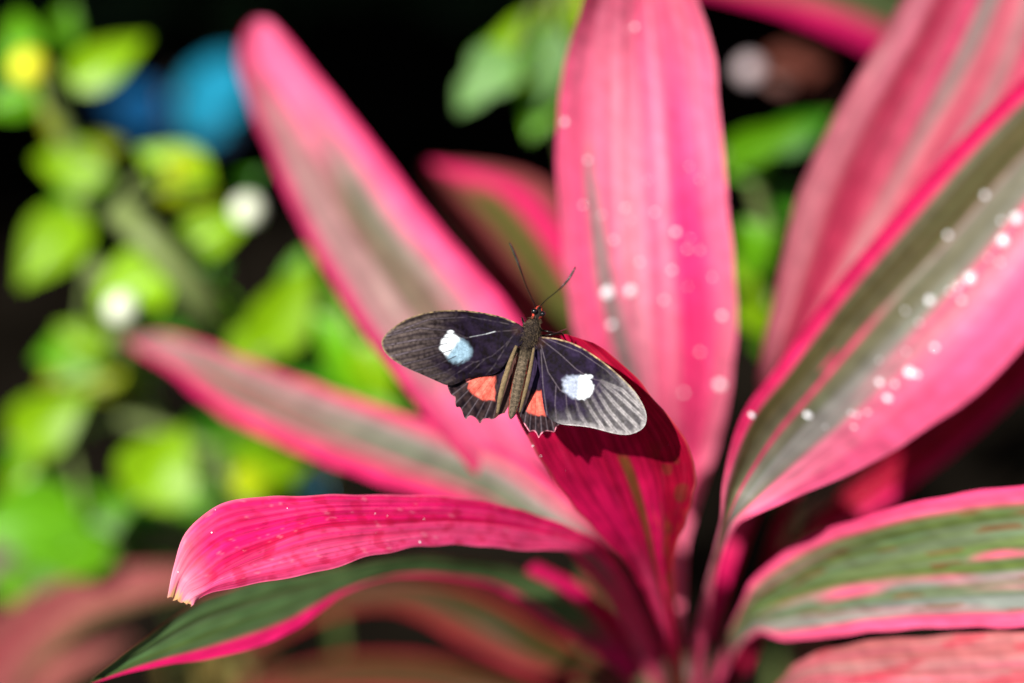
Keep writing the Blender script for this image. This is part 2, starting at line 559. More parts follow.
def tube(pts, radii, n=10, cap=True):
    pts = np.asarray(pts, float)
    radii = np.broadcast_to(np.asarray(radii, float), (len(pts),))
    vs, fs = [], []
    for i, p in enumerate(pts):
        a, b = max(0, i - 1), min(len(pts) - 1, i + 1)
        d = Vector(pts[b] - pts[a]).normalized()
        x = d.orthogonal().normalized() if i == 0 else (prevx - d * prevx.dot(d)).normalized()
        prevx = x
        y = d.cross(x)
        for k in range(n):
            an = 2 * math.pi * k / n
            vs.append(np.array(p) + radii[i] * (math.cos(an) * np.array(x) + math.sin(an) * np.array(y)))
    for i in range(len(pts) - 1):
        for k in range(n):
            fs.append((i * n + k, i * n + (k + 1) % n, (i + 1) * n + (k + 1) % n, (i + 1) * n + k))
    if cap:
        fs.append(tuple(range(n - 1, -1, -1)))
        fs.append(tuple(range((len(pts) - 1) * n, len(pts) * n)))
    return vs, fs


def smooth_path(pts, n):
    pts = np.asarray(pts, float)
    ts = np.concatenate([[0], np.cumsum(np.linalg.norm(np.diff(pts, axis=0), axis=1))])
    return catmull(pts, ts, n)


def stem_obj(parent, foot, top, r0=0.011, r1=0.008):
    n = 60
    pts = np.array([foot + (top - foot) * t for t in np.linspace(0, 1, n)])
    pts[:, 0] += 0.006 * np.sin(np.linspace(0, 3, n))
    rad = np.linspace(r0, r1, n) * (1 + 0.10 * (np.arange(n) % 5 == 0))
    vs, fs = tube(pts, rad, 14)
    uv = np.array([[k / 14, i / n * 3] for i in range(n) for k in range(14)])
    c = np.array([mix(full(np.zeros(1), [.050, .022, .014]), full(np.zeros(1), [.030, .012, .010]), np.array([(i % 5 == 0) * 1.0]))[0]
                  for i in range(n) for k in range(14)])
    return mesh_obj('stem', vs, fs, M_STEM, parent, uv, c)


stem_obj(plant, np.array([crown[0], crown[1], -0.01]), crown + np.array([0, 0, 0.035]))

B = (SX, SY, SD)
# A upright pink leaf
leaf(plant, [((646, 540), (668, 548), (686, 545), .803), ((618, 460), (666, 470), (711, 465), .785),
             ((590, 390), (662, 395), (729, 395), .760), ((568, 300), (656, 305), (737, 305), .742),
             ((558, 200), (650, 205), (728, 205), .735), ((558, 110), (645, 110), (719, 110), .733),
             ((568, 50), (640, 45), (712, 45), .728), ((587, -10), (636, -15), (692, -15), .718),
             ((604, -70), (631, -75), (660, -75), .705), ((627, -125), (629, -127), (632, -125), .69)],
     paint_upright, 1, 44, 150, chan=-.006, base=[B, (676, 640, .80)], label='upright pink leaf rising behind the butterfly')
# B upper-left leaf
leaf(plant, [((560, 540), (585, 555), (606, 548), .775), ((490, 490), (545, 495), (590, 500), .755),
             ((425, 415), (490, 410), (556, 420), .745), ((352, 318), (430, 315), (520, 322), .765),
             ((298, 222), (362, 225), (437, 225), .795), ((258, 128), (305, 125), (362, 130), .825),
             ((238, 68), (264, 63), (312, 70), .835), ((241, 36), (259, 32), (284, 36), .842), ((252, 21), (261, 20), (270, 22), .845)],
     paint_upperleft, 2, 30, 120, chan=-.008, base=[B, (645, 640, .80)])
# C left-mid leaf
leaf(plant, [((570, 552), (585, 544), (598, 530), .728), ((520, 535), (540, 520), (562, 492), .728), ((462, 508), (488, 488), (514, 455), .738), ((392, 488), (416, 460), (442, 427), .765),
             ((300, 453), (324, 425), (348, 395), .80), ((222, 415), (248, 390), (268, 367), .83),
             ((172, 373), (187, 358), (203, 343), .855), ((140, 352), (148, 343), (160, 333), .865), ((124, 342), (126, 340), (130, 337), .87)],
     paint_leftmid, 3, 24, 110, chan=-.004, base=[B, (638, 640, .785)])
# D front left leaf in focus
leaf(plant, [((592, 556), (602, 552), (602, 545), .700), ((520, 550), (530, 530), (535, 514), .680), ((450, 545), (455, 522), (465, 498), .665),
             ((385, 553), (385, 525), (392, 495), .653), ((315, 573), (318, 530), (325, 495), .644),
             ((255, 584), (262, 550), (268, 497), .640), ((215, 592), (226, 568), (222, 503), .637),
             ((200, 598), (206, 582), (186, 532), .636), ((194, 603), (188, 590), (172, 568), .635), ((191, 606), (180, 601), (166, 597), .635)],
     paint_front, 4, 110, 320, chan=(-.0025, .0035), crease=.0006, wave=.0014, jag=.45, base=[B, (650, 640, .79)],
     label='pink leaf with clipped pale tip in the foreground')
# E green leaf below it
leaf(plant, [((575, 640), (590, 632), (600, 622), .775), ((500, 590), (515, 580), (525, 572), .755), ((430, 577), (440, 567), (450, 558), .735), ((385, 579), (398, 570), (400, 556), .725),
             ((338, 598), (335, 583), (320, 572), .71), ((292, 632), (275, 600), (255, 582), .695),
             ((230, 655), (205, 622), (190, 606), .68), ((150, 668), (140, 655), (135, 645), .668), ((92, 684), (90, 682), (95, 676), .66)],
     paint_under, 5, 34, 160, chan=-.003, base=[B, (650, 690, .805)], label='dark green leaf with a hot pink margin')
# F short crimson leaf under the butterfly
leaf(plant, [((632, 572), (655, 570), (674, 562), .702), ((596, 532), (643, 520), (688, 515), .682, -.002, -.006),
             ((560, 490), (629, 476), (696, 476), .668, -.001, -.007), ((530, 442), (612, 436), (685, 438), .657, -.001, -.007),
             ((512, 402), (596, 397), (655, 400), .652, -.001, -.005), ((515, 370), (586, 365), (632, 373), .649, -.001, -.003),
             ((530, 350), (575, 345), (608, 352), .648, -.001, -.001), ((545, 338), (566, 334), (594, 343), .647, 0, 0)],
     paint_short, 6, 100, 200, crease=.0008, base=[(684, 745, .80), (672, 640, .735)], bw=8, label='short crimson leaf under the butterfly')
# G big right leaf
leaf(plant, [((720, 520), (727, 524), (736, 526), .682), ((722, 480), (742, 490), (785, 503), .674), ((742, 415), (775, 440), (850, 474), .690, -.004, -.006),
             ((775, 368), (822, 385), (915, 437), .712, -.004, -.006), ((828, 295), (880, 318), (985, 385), .728), ((885, 225), (945, 250), (1055, 305), .735),
             ((965, 135), (1020, 165), (1120, 200), .738), ((1050, 55), (1100, 80), (1160, 100), .738), ((1140, -20), (1160, -5), (1175, 5), .735)],
     paint_right, 7, 50, 150, chan=-.006, base=[(690, 745, .82), (703, 625, .745)], label='broad pink leaf striped with grey green on the right')
# H right back leaf
leaf(plant, [((752, 430), (765, 440), (785, 440), .785), ((762, 350), (800, 360), (850, 375), .760), ((782, 260), (845, 270), (910, 290), .760),
             ((800, 190), (880, 200), (965, 215), .760), ((838, 110), (920, 120), (1020, 140), .760), ((880, 38), (960, 45), (1060, 60), .760),
             ((930, -40), (1000, -45), (1080, -40), .760), ((1010, -110), (1040, -115), (1075, -110), .760), ((1060, -150), (1062, -152), (1066, -150), .760)],
     paint_rightback, 8, 34, 110, chan=-.008, base=[B, (715, 600, .81)])
# H2 leaf between H and G
leaf(plant, [((770, 420), (785, 425), (800, 430), .79), ((830, 300), (860, 310), (890, 330), .785), ((905, 190), (945, 200), (985, 220), .782),
             ((985, 85), (1030, 105), (1080, 130), .78), ((1060, 10), (1100, 30), (1140, 50), .775), ((1150, -50), (1155, -48), (1160, -45), .77)],
     paint_crimson, 18, 24, 90, chan=-.005, base=[B, (722, 590, .815)])
# I low right leaf
leaf(plant, [((740, 606), (748, 620), (757, 634), .735), ((752, 580), (772, 607), (786, 640), .724), ((800, 542), (835, 588), (850, 634), .708),
             ((860, 518), (890, 578), (905, 629), .696), ((930, 499), (955, 570), (965, 627), .686), ((1024, 486), (1035, 562), (1045, 627), .677),
             ((1120, 490), (1125, 558), (1130, 628), .67), ((1200, 540), (1205, 560), (1205, 590), .668), ((1240, 565), (1242, 567), (1240, 570), .667)],
     paint_lowright, 9, 50, 150, chan=-.004, wave=.0018, base=[(690, 750, .815), (722, 665, .775)], label='grey green leaf with pink edges and pink streaks')
# J bottom right leaf
leaf(plant, [((772, 690), (775, 700), (780, 712), .735), ((800, 660), (815, 690), (830, 720), .715), ((865, 641), (880, 700), (895, 750), .70),
             ((950, 635), (960, 700), (970, 765), .69), ((1040, 630), (1050, 700), (1055, 775), .684), ((1130, 645), (1135, 700), (1140, 760), .68), ((1230, 690), (1232, 695), (1230, 700), .68)],
     paint_bottomright, 10, 44, 120, chan=-.003, base=[(690, 760, .815), (730, 715, .77)])
# K crimson leaf in shade under G
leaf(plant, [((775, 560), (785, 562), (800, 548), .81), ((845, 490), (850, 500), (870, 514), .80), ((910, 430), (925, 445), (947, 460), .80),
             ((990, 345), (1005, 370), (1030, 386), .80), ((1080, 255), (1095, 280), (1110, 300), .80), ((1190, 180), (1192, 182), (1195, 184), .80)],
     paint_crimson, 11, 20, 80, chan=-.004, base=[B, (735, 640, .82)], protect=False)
# L red leaf behind, top centre
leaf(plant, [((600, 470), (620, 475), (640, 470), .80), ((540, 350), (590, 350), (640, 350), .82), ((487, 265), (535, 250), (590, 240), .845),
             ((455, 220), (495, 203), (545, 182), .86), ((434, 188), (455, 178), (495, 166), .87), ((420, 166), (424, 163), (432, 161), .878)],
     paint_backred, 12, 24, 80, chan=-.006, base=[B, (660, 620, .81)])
# O shaded brownish leaf bottom middle
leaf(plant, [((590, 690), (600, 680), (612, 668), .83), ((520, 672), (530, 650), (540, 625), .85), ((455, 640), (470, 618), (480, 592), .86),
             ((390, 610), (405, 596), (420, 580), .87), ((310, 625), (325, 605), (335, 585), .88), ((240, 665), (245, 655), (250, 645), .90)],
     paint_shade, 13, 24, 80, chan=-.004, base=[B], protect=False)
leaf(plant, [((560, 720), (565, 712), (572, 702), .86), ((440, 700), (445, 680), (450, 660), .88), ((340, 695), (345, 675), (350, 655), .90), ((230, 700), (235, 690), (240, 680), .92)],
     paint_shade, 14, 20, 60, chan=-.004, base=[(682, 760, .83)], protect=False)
# young leaf spears by the heart of the rosette
leaf(plant, [((572, 552), (584, 556), (596, 548), .77), ((600, 592), (610, 590), (618, 584), .785)][::-1], paint_petiole_green, 15, 10, 40, base=[(665, 700, .81)], bw=7, protect=False)
leaf(plant, [((600, 650), (612, 645), (622, 636), .79), ((560, 605), (575, 598), (588, 590), .77), ((525, 572), (530, 566), (538, 562), .76)],
     paint_petiole_green, 16, 14, 50, base=[(675, 720, .81)], bw=7, protect=False)
leaf(plant, [((746, 640), (752, 642), (760, 640), .815), ((770, 540), (776, 542), (783, 540), .81), ((800, 470), (803, 470), (806, 470), .80)], paint_crimson, 17, 10, 40, base=[(695, 750, .825)], bw=6, protect=False)

# ---- neighbouring cordylines (out of focus)
p2 = empty('cordyline_plant', (*P(-120, 760, 1.0)[:2], 0.0))
tag(p2, 'dull pink and olive cordyline beyond the pointed tip of the foreground leaf, lower left corner', 'plant', 'pink leaved cordyline plants')
q = np.array(P(-120, 760, 1.0))
stem_obj(p2, np.array([q[0], q[1], -.01]), q)
leaf(p2, [((25, 730), (-10, 720), (-60, 690), .985), ((45, 672), (20, 655), (-25, 628), .96), ((90, 627), (72, 610), (45, 588), .94), ((148, 602), (138, 588), (120, 566), .93),
          ((205, 592), (200, 582), (190, 566), .935), ((245, 586), (246, 583), (245, 579), .945)],
     paint_olivepink, 21, 24, 70, chan=-.004, base=[(-40, 800, 1.0)], protect=False)
leaf(p2, [((-65, 610), (-68, 590), (-70, 565), .99), ((0, 580), (0, 558), (0, 532), .98), ((90, 566), (92, 542), (95, 512), .97), ((160, 560), (162, 535), (160, 512), .97), ((215, 545), (217, 532), (215, 520), .975), ((240, 535), (241, 532), (240, 530), .98)],
     paint_olive, 22, 24, 70, chan=-.004, base=[(-120, 760, 1.0)], protect=False)
leaf(p2, [((20, 760), (10, 750), (0, 740), .96), ((62, 690), (52, 680), (42, 668), .935), ((100, 662), (95, 656), (88, 648), .925), ((135, 640), (134, 637), (132, 635), .92)],
     paint_olivepink, 23, 20, 60, chan=-.003, base=[(-40, 800, .99)], protect=False)

p3 = empty('cordyline_plant', (*P(1120, 250, 1.05)[:2], 0.0))
tag(p3, 'cordyline at the top behind the right leaves with one olive and pink leaf showing', 'plant', 'pink leaved cordyline plants')
q = np.array(P(1120, 250, 1.05))
stem_obj(p3, np.array([q[0], q[1], -.01]), q)
leaf(p3, [((1020, 130), (1030, 120), (1040, 105), 1.02), ((930, 82), (940, 50), (950, 15), 1.0), ((850, 40), (855, 8), (860, -25), .98), ((770, 8), (775, -10), (780, -35), .97), ((690, -12), (695, -20), (700, -30), .965)],
     lambda U, V, X, Y: mix(mix(full(U, OLIV), full(U, SAGE * .9), streaks(U, V, 91)), full(U, HOT * .9), sstep(.05, .45, -U)), 25, 24, 70, chan=-.004, base=[(1120, 250, 1.05)], protect=False)


# ------------------------------------------------------------------ butterfly
bf = empty('butterfly', P(525, 372, FOCUS))
tag(bf, 'black butterfly with white and orange wing patches spread over a short crimson leaf', 'butterfly')


def resample(poly, n):
    poly = np.asarray(poly, float)
    q_ = np.vstack([poly, poly[:1]])
    t = np.concatenate([[0], np.cumsum(np.linalg.norm(np.diff(q_, axis=0), axis=1))])
    s = np.linspace(0, t[-1], n, endpoint=False)
    return np.stack([np.interp(s, t, q_[:, 0]), np.interp(s, t, q_[:, 1])], 1)


def round_poly(poly, it=2):
    p = np.asarray(poly, float)
    for _ in range(it):
        nx = np.roll(p, -1, 0)
        p = np.stack([.75 * p + .25 * nx, .25 * p + .75 * nx], 1).reshape(-1, 2)
    return p


def seg_dist(X, Y, line):
    d = np.full(X.shape, 1e9)
    for (x0, y0), (x1, y1) in zip(line[:-1], line[1:]):
        dx, dy = x1 - x0, y1 - y0
        t = np.clip(((X - x0) * dx + (Y - y0) * dy) / (dx * dx + dy * dy), 0, 1)
        d = np.minimum(d, np.hypot(X - x0 - t * dx, Y - y0 - t * dy))
    return d


def poly_sd(X, Y, poly):
    """signed distance, negative inside"""
    poly = [tuple(p) for p in poly]
    d = seg_dist(X, Y, poly + poly[:1])
    ins = np.zeros(X.shape, bool)
    j = len(poly) - 1
    for i in range(len(poly)):
        xi, yi = poly[i]; xj, yj = poly[j]
        if yi != yj:
            ins ^= ((yi > Y) != (yj > Y)) & (X < (xj - xi) * (Y - yi) / (yj - yi) + xi)
        j = i
    return np.where(ins, -d, d)


def jitter(X, Y, seed, f=.8):
    g = np.random.default_rng(seed)
    s = np.zeros_like(X)
    for i in range(10):
        a = g.uniform(0, 6.28); k = f * g.uniform(.4, 1.8)
        s += np.sin(k * (math.cos(a) * X + math.sin(a) * Y) + g.uniform(0, 6.28))
    return s / 4


def wing(name, root, poly, depth, paint, n=260, nr=90, rounded=2):
    ring = resample(round_poly(poly, rounded) if rounded else poly, n)
    rs = np.linspace(0, 1, nr) ** 0.8
    X = root[0] + (ring[None, :, 0] - root[0]) * rs[:, None]
    Y = root[1] + (ring[None, :, 1] - root[1]) * rs[:, None]
    D = depth(X, Y, rs[:, None] * np.ones((1, n)), np.linspace(0, 1, n)[None, :] * np.ones((nr, 1)))
    pts = CAM + D[..., None] * (FWD + ((X - W / 2) * K)[..., None] * RGT + ((H / 2 - Y) * K)[..., None] * UP)
    faces = []
    for j in range(nr - 1):
        for i in range(n):
            i2 = (i + 1) % n
            a, b_, c_, d_ = j * n + i, j * n + i2, (j + 1) * n + i2, (j + 1) * n + i
            faces.append((b_, c_, d_) if j == 0 else (a, b_, c_, d_))
    col = np.clip(paint(X, Y, rs[:, None] * np.ones((1, n))), .002, .95).reshape(-1, 3)
    uv = np.stack([(X - 380) / 270, (Y - 240) / 270], -1).reshape(-1, 2)
    PROTECT.append(pts[::20, ::30].reshape(-1, 3))
    return mesh_obj(name, pts.reshape(-1, 3), faces, M_WING, bf, uv, col)


NAVY = np.array([.0085, .0050, .0125]); BLK = np.array([.006, .0035, .005]); TIPL = np.array([.11, .082, .072])
VEIN = np.array([.12, .095, .11]); WHT = np.array([.86, .90, .92]); ICE = np.array([.25, .38, .47]); ORG = np.array([.80, .135, .095])
TAN = np.array([.36, .25, .13]); TIPR = np.array([.42, .39, .38])

FWL = [(526, 331), (521, 325), (514.6, 321.8), (501.7, 316.3), (482.4, 312.2), (463, 309.9), (443.8, 309.9), (424.4, 312.5), (408.3, 317.6), (395.4, 325.4), (385.8, 333.7),
       (381, 341.1), (382.5, 349.2), (389, 357.3), (400.3, 364.7), (411.5, 370.1), (424.4, 375.6), (437.3, 381.4), (447.6, 386), (456.6, 384), (466, 378.5), (482, 376), (497, 374), (505, 364), (516, 350), (525, 340)]
VL = [[(517, 330), (497, 331.5), (478, 336), (466, 338), (452, 331)], [(517, 331), (505, 345), (492, 356), (476, 362), (462, 361), (452, 352), (447, 343), (452, 331)],
      [(514, 325), (470, 317), (430, 319), (392, 333)],
      [(452, 331), (420, 328), (386, 336)], [(449, 337), (415, 340), (383, 346)], [(448, 343), (418, 350), (388, 357)], [(451, 350), (425, 359), (400, 365)],
      [(456, 356), (435, 366), (413, 371)], [(463, 361), (446, 372), (427, 377)], [(474, 362), (456, 374), (440, 383)], [(485, 359), (470, 373)], [(510, 340), (494, 366), (486, 375)]]
SPL = [(442.5, 339), (447.6, 333.8), (453.8, 333.8), (468, 344), (472.2, 352.3), (468, 358.4), (459, 363.5), (449.7, 360.5), (443.5, 353.3), (439.4, 347)]


def paint_fl(X, Y, r):
    j = jitter(X, Y, 1)
    c = mix(full(X, NAVY), full(X, BLK), sstep(.35, .7, .5 + .3 * j))
    tip = 1 - sstep(398, 462, X + .35 * (Y - 345) + 5 * j)
    v = np.min([seg_dist(X, Y, l) for l in VL], axis=0)
    low = sstep(0, 14, (Y - 340) - (X - 400) * .55 + 4 * j) * (1 - sstep(455, 480, X)) * .55
    c = mix(c, full(X, TIPL), np.clip(np.maximum(tip, low), 0, 1) * (.35 + .6 * (1 - sstep(.6, 2.2, np.abs(v - 2.6)))) * (1 - .5 * np.clip(j, 0, 1)))
    c = mix(c, full(X, [.020, .012, .028]), band(r, r, .55, .2, -1, 2, .2) * (1 - sstep(0, 1, tip * 2)) * sstep(.3, .8, blotch(X / 40, Y / 60, 5, 5)) * .5)
    c = mix(c, full(X, VEIN * (1 + .6 * tip[..., None])), (1 - sstep(.2, 1.15, v)) * (.30 + .45 * tip) * np.clip(.65 + .5 * j, .1, 1))
    s = poly_sd(X, Y, SPL)
    blue = sstep(-3, 4, (X - 449) + (Y - 343) * .75 - 7)
    pc = mix(full(X, WHT), full(X, ICE), blue)
    vs = np.min([seg_dist(X, Y, l) for l in VL[3:9]], axis=0)
    c = mix(c, pc, (1 - sstep(-1.2 - 2.2 * blue, 1.4 + 1.8 * blue, s + .6 * j)) * (1 - .75 * (1 - sstep(.25, .9, vs))))
    c = mix(c, full(X, WHT), 1 - sstep(1.2, 2.6, np.hypot((X - 450.5) / 1.6, Y - 332)))
    c = mix(c, full(X, WHT * .7), (1 - sstep(.2, .8, seg_dist(X, Y, [(495, 331.5), (486, 334)]))) * .55)
    c = mix(c, full(X, WHT * .35), (1 - sstep(.15, .7, seg_dist(X, Y, [(486, 334), (470, 337)]))) * .6)
    e = seg_dist(X, Y, FWL[2:15])
    c = mix(c, full(X, TAN * 1.0), (1 - sstep(.6, 2.0, e)) * np.clip(.55 + .5 * j, 0, .9))
    c = mix(c, full(X, BRWN * .5), (1 - sstep(2, 9, np.hypot(X - 517, Y - 329))) * .2)
    return c


def depth_fl(X, Y, r, a):
    return FOCUS - .0035 - .003 * sstep(0, 1, (517 - X) / 130) + .00012 * np.sin((Y + X * .3) * .75) * sstep(.3, 1, r) + .0015 * np.sin(X * .03)


FWR = [(533, 341), (538, 336.5), (543, 336.8), (555.7, 338), (570.9, 342), (586, 349.5), (605.2, 363), (620.4, 376), (635.6, 391.5), (644.6, 407), (647.4, 418.5), (644, 428.6), (632, 434.6), (620.4, 435),
       (605.2, 431.4), (591.9, 427.6), (576.6, 425.7), (561.4, 424.7), (551.5, 420.6), (546, 415.7), (543, 405.2), (541.5, 386.1), (538, 362), (531, 349)]
VR = [[(542, 340), (560, 354), (576, 369), (590, 378), (601, 381)], [(541, 345), (548, 372), (560, 390), (575, 398), (590, 396), (601, 381)],
      [(545, 338), (580, 352), (606, 370), (634, 397)], [(601, 381), (622, 390), (643, 410)], [(601, 381), (620, 397), (645, 420)], [(599, 385), (616, 405), (641, 430)],
      [(596, 390), (610, 412), (630, 434)], [(591, 395), (602, 414), (618, 434)], [(584, 398), (592, 412), (605, 431)], [(575, 398), (579, 412), (588, 427)], [(566, 394), (567, 410), (572, 425)],
      [(556, 386), (555, 405), (557, 423)], [(541, 350), (543, 385), (547, 415)]]
SPR = [(562.3, 380.4), (567.1, 375.7), (576.6, 375.7), (586.1, 374.7), (593.8, 385.2), (591.9, 393.8), (584.2, 399.5), (572.8, 398.5), (563.3, 391.9)]


def paint_fr(X, Y, r):
    j = jitter(X, Y, 2)
    c = mix(full(X, NAVY * 1.2), full(X, BLK * 1.1), sstep(.35, .75, .5 + .3 * j))
    v = np.min([seg_dist(X, Y, l) for l in VR], axis=0)
    vf = np.min([seg_dist(X, Y, l) for l in VR[3:11]], axis=0)
    m = seg_dist(X, Y, FWR[3:18])
    tip = sstep(0, 46, (X - 575) * .75 + (Y - 392) * .55 + 4 * j)
    low = (1 - sstep(3, 20, seg_dist(X, Y, FWR[10:18]))) * .75
    t = np.clip(np.maximum(tip, low), 0, 1)
    st = .25 + .75 * (1 - sstep(1.0, 2.6, vf))
    rim = 1 - sstep(2, 8, m)
    c = mix(c, full(X, TIPR), np.clip(t * np.maximum(st, rim * .8), 0, 1) * (.9 - .2 * np.clip(j, 0, 1)))
    c = mix(c, full(X, [.024, .014, .040]), (1 - t) * sstep(.25, .5, r) * sstep(.25, .8, blotch(X / 40, Y / 60, 6, 5)) * .75)
    c = mix(c, full(X, VEIN * 1.1), (1 - sstep(.25, .9, v)) * .5)
    s = poly_sd(X, Y, SPR)
    wh = sstep(-2, 2.5, (X - 578.5) + (Y - 388) * .1)
    pc = mix(full(X, ICE * np.array([1.3, .95, .95])), full(X, WHT), wh)
    vs = np.min([seg_dist(X, Y, l) for l in VR[7:11]], axis=0)
    c = mix(c, pc, (1 - sstep(-2.4 + 1.2 * wh, 1.9 - .5 * wh, s + .6 * j)) * (1 - .6 * (1 - sstep(.2, .85, vs))))
    c = mix(c, full(X, WHT * .9), 1 - sstep(1.2, 2.6, np.hypot((X - 590) / 1.5, Y - 376.5)))
    c = mix(c, full(X, TAN * 1.6), (1 - sstep(.6, 2.0, seg_dist(X, Y, FWR[2:10]))) * np.clip(.6 + .4 * j, .1, .9))
    c = mix(c, full(X, TIPR * 1.2), (1 - sstep(.4, 1.2, seg_dist(X, Y, FWR[8:18]))) * .8)
    c = mix(c, full(X, BRWN * .5), (1 - sstep(2, 9, np.hypot(X - 541, Y - 342))) * .2)
    return c


def depth_fr(X, Y, r, a):
    return FOCUS - .0035 - .002 * sstep(0, 1, (X - 540) / 110) + .00012 * np.sin((X - Y * .3) * .75) * sstep(.3, 1, r) + .001 * np.sin(X * .04)


HWL = [(514, 345), (500, 360), (480, 370), (462, 377), (447, 384), (448.5, 390), (450.7, 394.3), (454.8, 397.3), (455, 402), (456.2, 407.6), (460, 406.5), (462, 411), (465.3, 420.3), (468, 417.5), (470.2, 416), (474, 416.4),
       (477, 419), (479.8, 424.4), (482, 421), (484, 418.5), (488.6, 418.2), (491, 420), (494.8, 418.8), (500, 414), (506, 413), (513, 392), (520, 362), (520, 348)]
ORL = [(470.2, 378.9), (478.4, 376.8), (495, 376.8), (495, 400.4), (482.5, 400.4), (474.3, 395.3), (468.1, 388)]


def paint_hl(X, Y, r):
    j = jitter(X, Y, 3)
    c = mix(full(X, BLK * 1.6), full(X, [.035, .02, .02]), np.clip(.5 + .5 * j, 0, 1))
    ang = np.arctan2(Y - 347, X - 513)
    vein = np.abs(((ang * 9.5) % 1) - .5)
    c = mix(c, full(X, VEIN * .8), (1 - sstep(.04, .12, vein)) * sstep(.55, .8, r) * .6)
    c = mix(c, full(X, NAVY * 2), sstep(495, 503, X))
    c = mix(c, full(X, [.10, .045, .03]), sstep(499, 505, X + (Y - 390) * .28) * .7)
    s = poly_sd(X, Y, ORL)
    c = mix(c, full(X, ORG) * (1 + .25 * j[..., None]), (1 - sstep(-1.8, 1.5, s + .8 * j)) * (1 - .5 * (1 - sstep(.03, .09, vein))))
    c = mix(c, full(X, ORG * np.array([1, 1.6, 2])), 1 - sstep(1.8, 3.2, np.hypot(X - 468, (Y - 379) / 1.3)))
    c = mix(c, full(X, PALE * .7), (1 - sstep(.4, 1.1, seg_dist(X, Y, HWL[4:23]))) * np.clip(.2 + .5 * j, 0, .6))
    return c


HWR = [(533, 350), (524, 362), (519, 385), (515, 405), (520, 416), (524, 424), (528, 430), (529.5, 432.3), (532, 431), (534.5, 431.2), (537, 434.5), (538.6, 438.8), (540.5, 435), (543, 432.5), (546.2, 431), (550, 431.5), (554.7, 432.6), (556, 428.5),
       (557.5, 425.5), (561, 424), (556, 405), (552, 385), (546, 360)]
ORR = [(534.7, 391.9), (541.4, 390.9), (546, 408.9), (545, 415.7), (532.8, 414.7), (526.2, 410.9), (528.1, 403.3)]


def paint_hr(X, Y, r):
    j = jitter(X, Y, 4)
    c = mix(full(X, BLK * 1.6), full(X, [.04, .022, .024]), np.clip(.5 + .5 * j, 0, 1))
    ang = np.arctan2(Y - 352, X - 536)
    vein = np.abs(((ang * 13) % 1) - .5)
    c = mix(c, full(X, VEIN), (1 - sstep(.05, .14, vein)) * sstep(.6, .8, r) * .6)
    c = mix(c, full(X, NAVY * 3), (1 - sstep(385, 392, Y)))
    s = poly_sd(X, Y, ORR)
    c = mix(c, full(X, ORG) * (1 + .2 * j[..., None]), (1 - sstep(-1.8, 1.5, s + .8 * j)) * (1 - .5 * (1 - sstep(.03, .09, vein))))
    c = mix(c, full(X, PALE), (1 - sstep(.5, 1.4, seg_dist(X, Y, HWR[5:19]))) * np.clip(.45 + .5 * j, 0, .9))
    return c


wing('forewing', (519, 332), FWL, depth_fl, paint_fl, 320, 110)
wing('forewing', (539, 344), FWR, depth_fr, paint_fr, 320, 110)
wing('hindwing', (512, 349), HWL, lambda X, Y, r, a: FOCUS - .0012 - .001 * r + .0003 * np.sin(a * 60) * r, paint_hl, 300, 80, 1)
wing('hindwing', (536, 354), HWR, lambda X, Y, r, a: FOCUS - .0010 - .001 * r + .0003 * np.sin(a * 60) * r, paint_hr, 300, 80, 1)

PXM = FOCUS * K     # metres per photo pixel at the butterfly
# body: head, thorax and abdomen as one mesh
path = [(540, 305.5), (539.3, 308), (538, 312.5), (536.3, 317.5), (535.3, 320), (533.5, 324), (531, 331), (528.5, 339), (526.5, 346), (525, 351), (523.3, 358), (520.8, 370), (518, 384), (515.3, 398), (512.8, 410), (511.3, 416), (510.5, 419)]
rad = [.6, 3.4, 5.2, 4.8, 4.4, 7.2, 9.8, 9.6, 7.6, 5.9, 6.0, 6.7, 6.6, 6.0, 4.6, 2.9, .8]
pr = np.array([(x, y, r_) for (x, y), r_ in zip(path, rad)])
tt = np.concatenate([[0], np.cumsum(np.hypot(np.diff(pr[:, 0]), np.diff(pr[:, 1])))])
NB, NA = 200, 36
pr = catmull(pr, tt, NB)
vs, cs, uvs = [], [], []
g4 = np.random.default_rng(4)
for i in range(NB):
    a, b_ = max(0, i - 1), min(NB - 1, i + 1)
    tx, ty = pr[b_, 0] - pr[a, 0], pr[b_, 1] - pr[a, 1]
    l = math.hypot(tx, ty); nx, ny = -ty / l, tx / l
    f = i / (NB - 1)
    ring_ = math.sin(f * 2 * math.pi * 22)
    for k in range(NA):
        an = 2 * math.pi * k / NA
        rr_ = pr[i, 2] * (1 + g4.normal(0, .05) + (.018 * ring_ if f > .42 else 0))
        x = pr[i, 0] + nx * rr_ * math.cos(an)
        y = pr[i, 1] + ny * rr_ * math.cos(an)
        vs.append(P(x, y, FOCUS - .0020 - math.sin(an) * rr_ * PXM * .85))
        side = abs(math.cos(an))
        n_ = g4.uniform(0, 1)
        if f < .13:       # head
            c = np.array([.02, .014, .012]) if side < .62 or n_ < .2 else ORG * np.array([.8, .5, .4])
        elif f < .42:     # furry thorax
            c = np.array([.018, .012, .009]) * (1 + 1.6 * n_) + (np.array([.06, .04, .02]) if n_ > .9 else 0)
        else:
            seg_ = .5 + .5 * ring_
            c = np.array([.17, .125, .082]) * (.35 + 1.05 * n_) * (.88 + .16 * seg_)
            dk = math.exp(-((abs(math.cos(an)) - .45) / .14) ** 2) * (.3 + .7 * (seg_ < .6))
            c = c * (1 - .65 * dk)
            if side > .86: c = np.array([.30, .05, .03]) * (.5 + n_)
        cs.append(c); uvs.append((k / NA, f * 2))
fs = [(i * NA + k, (i + 1) * NA + k, (i + 1) * NA + (k + 1) % NA, i * NA + (k + 1) % NA) for i in range(NB - 1) for k in range(NA)]
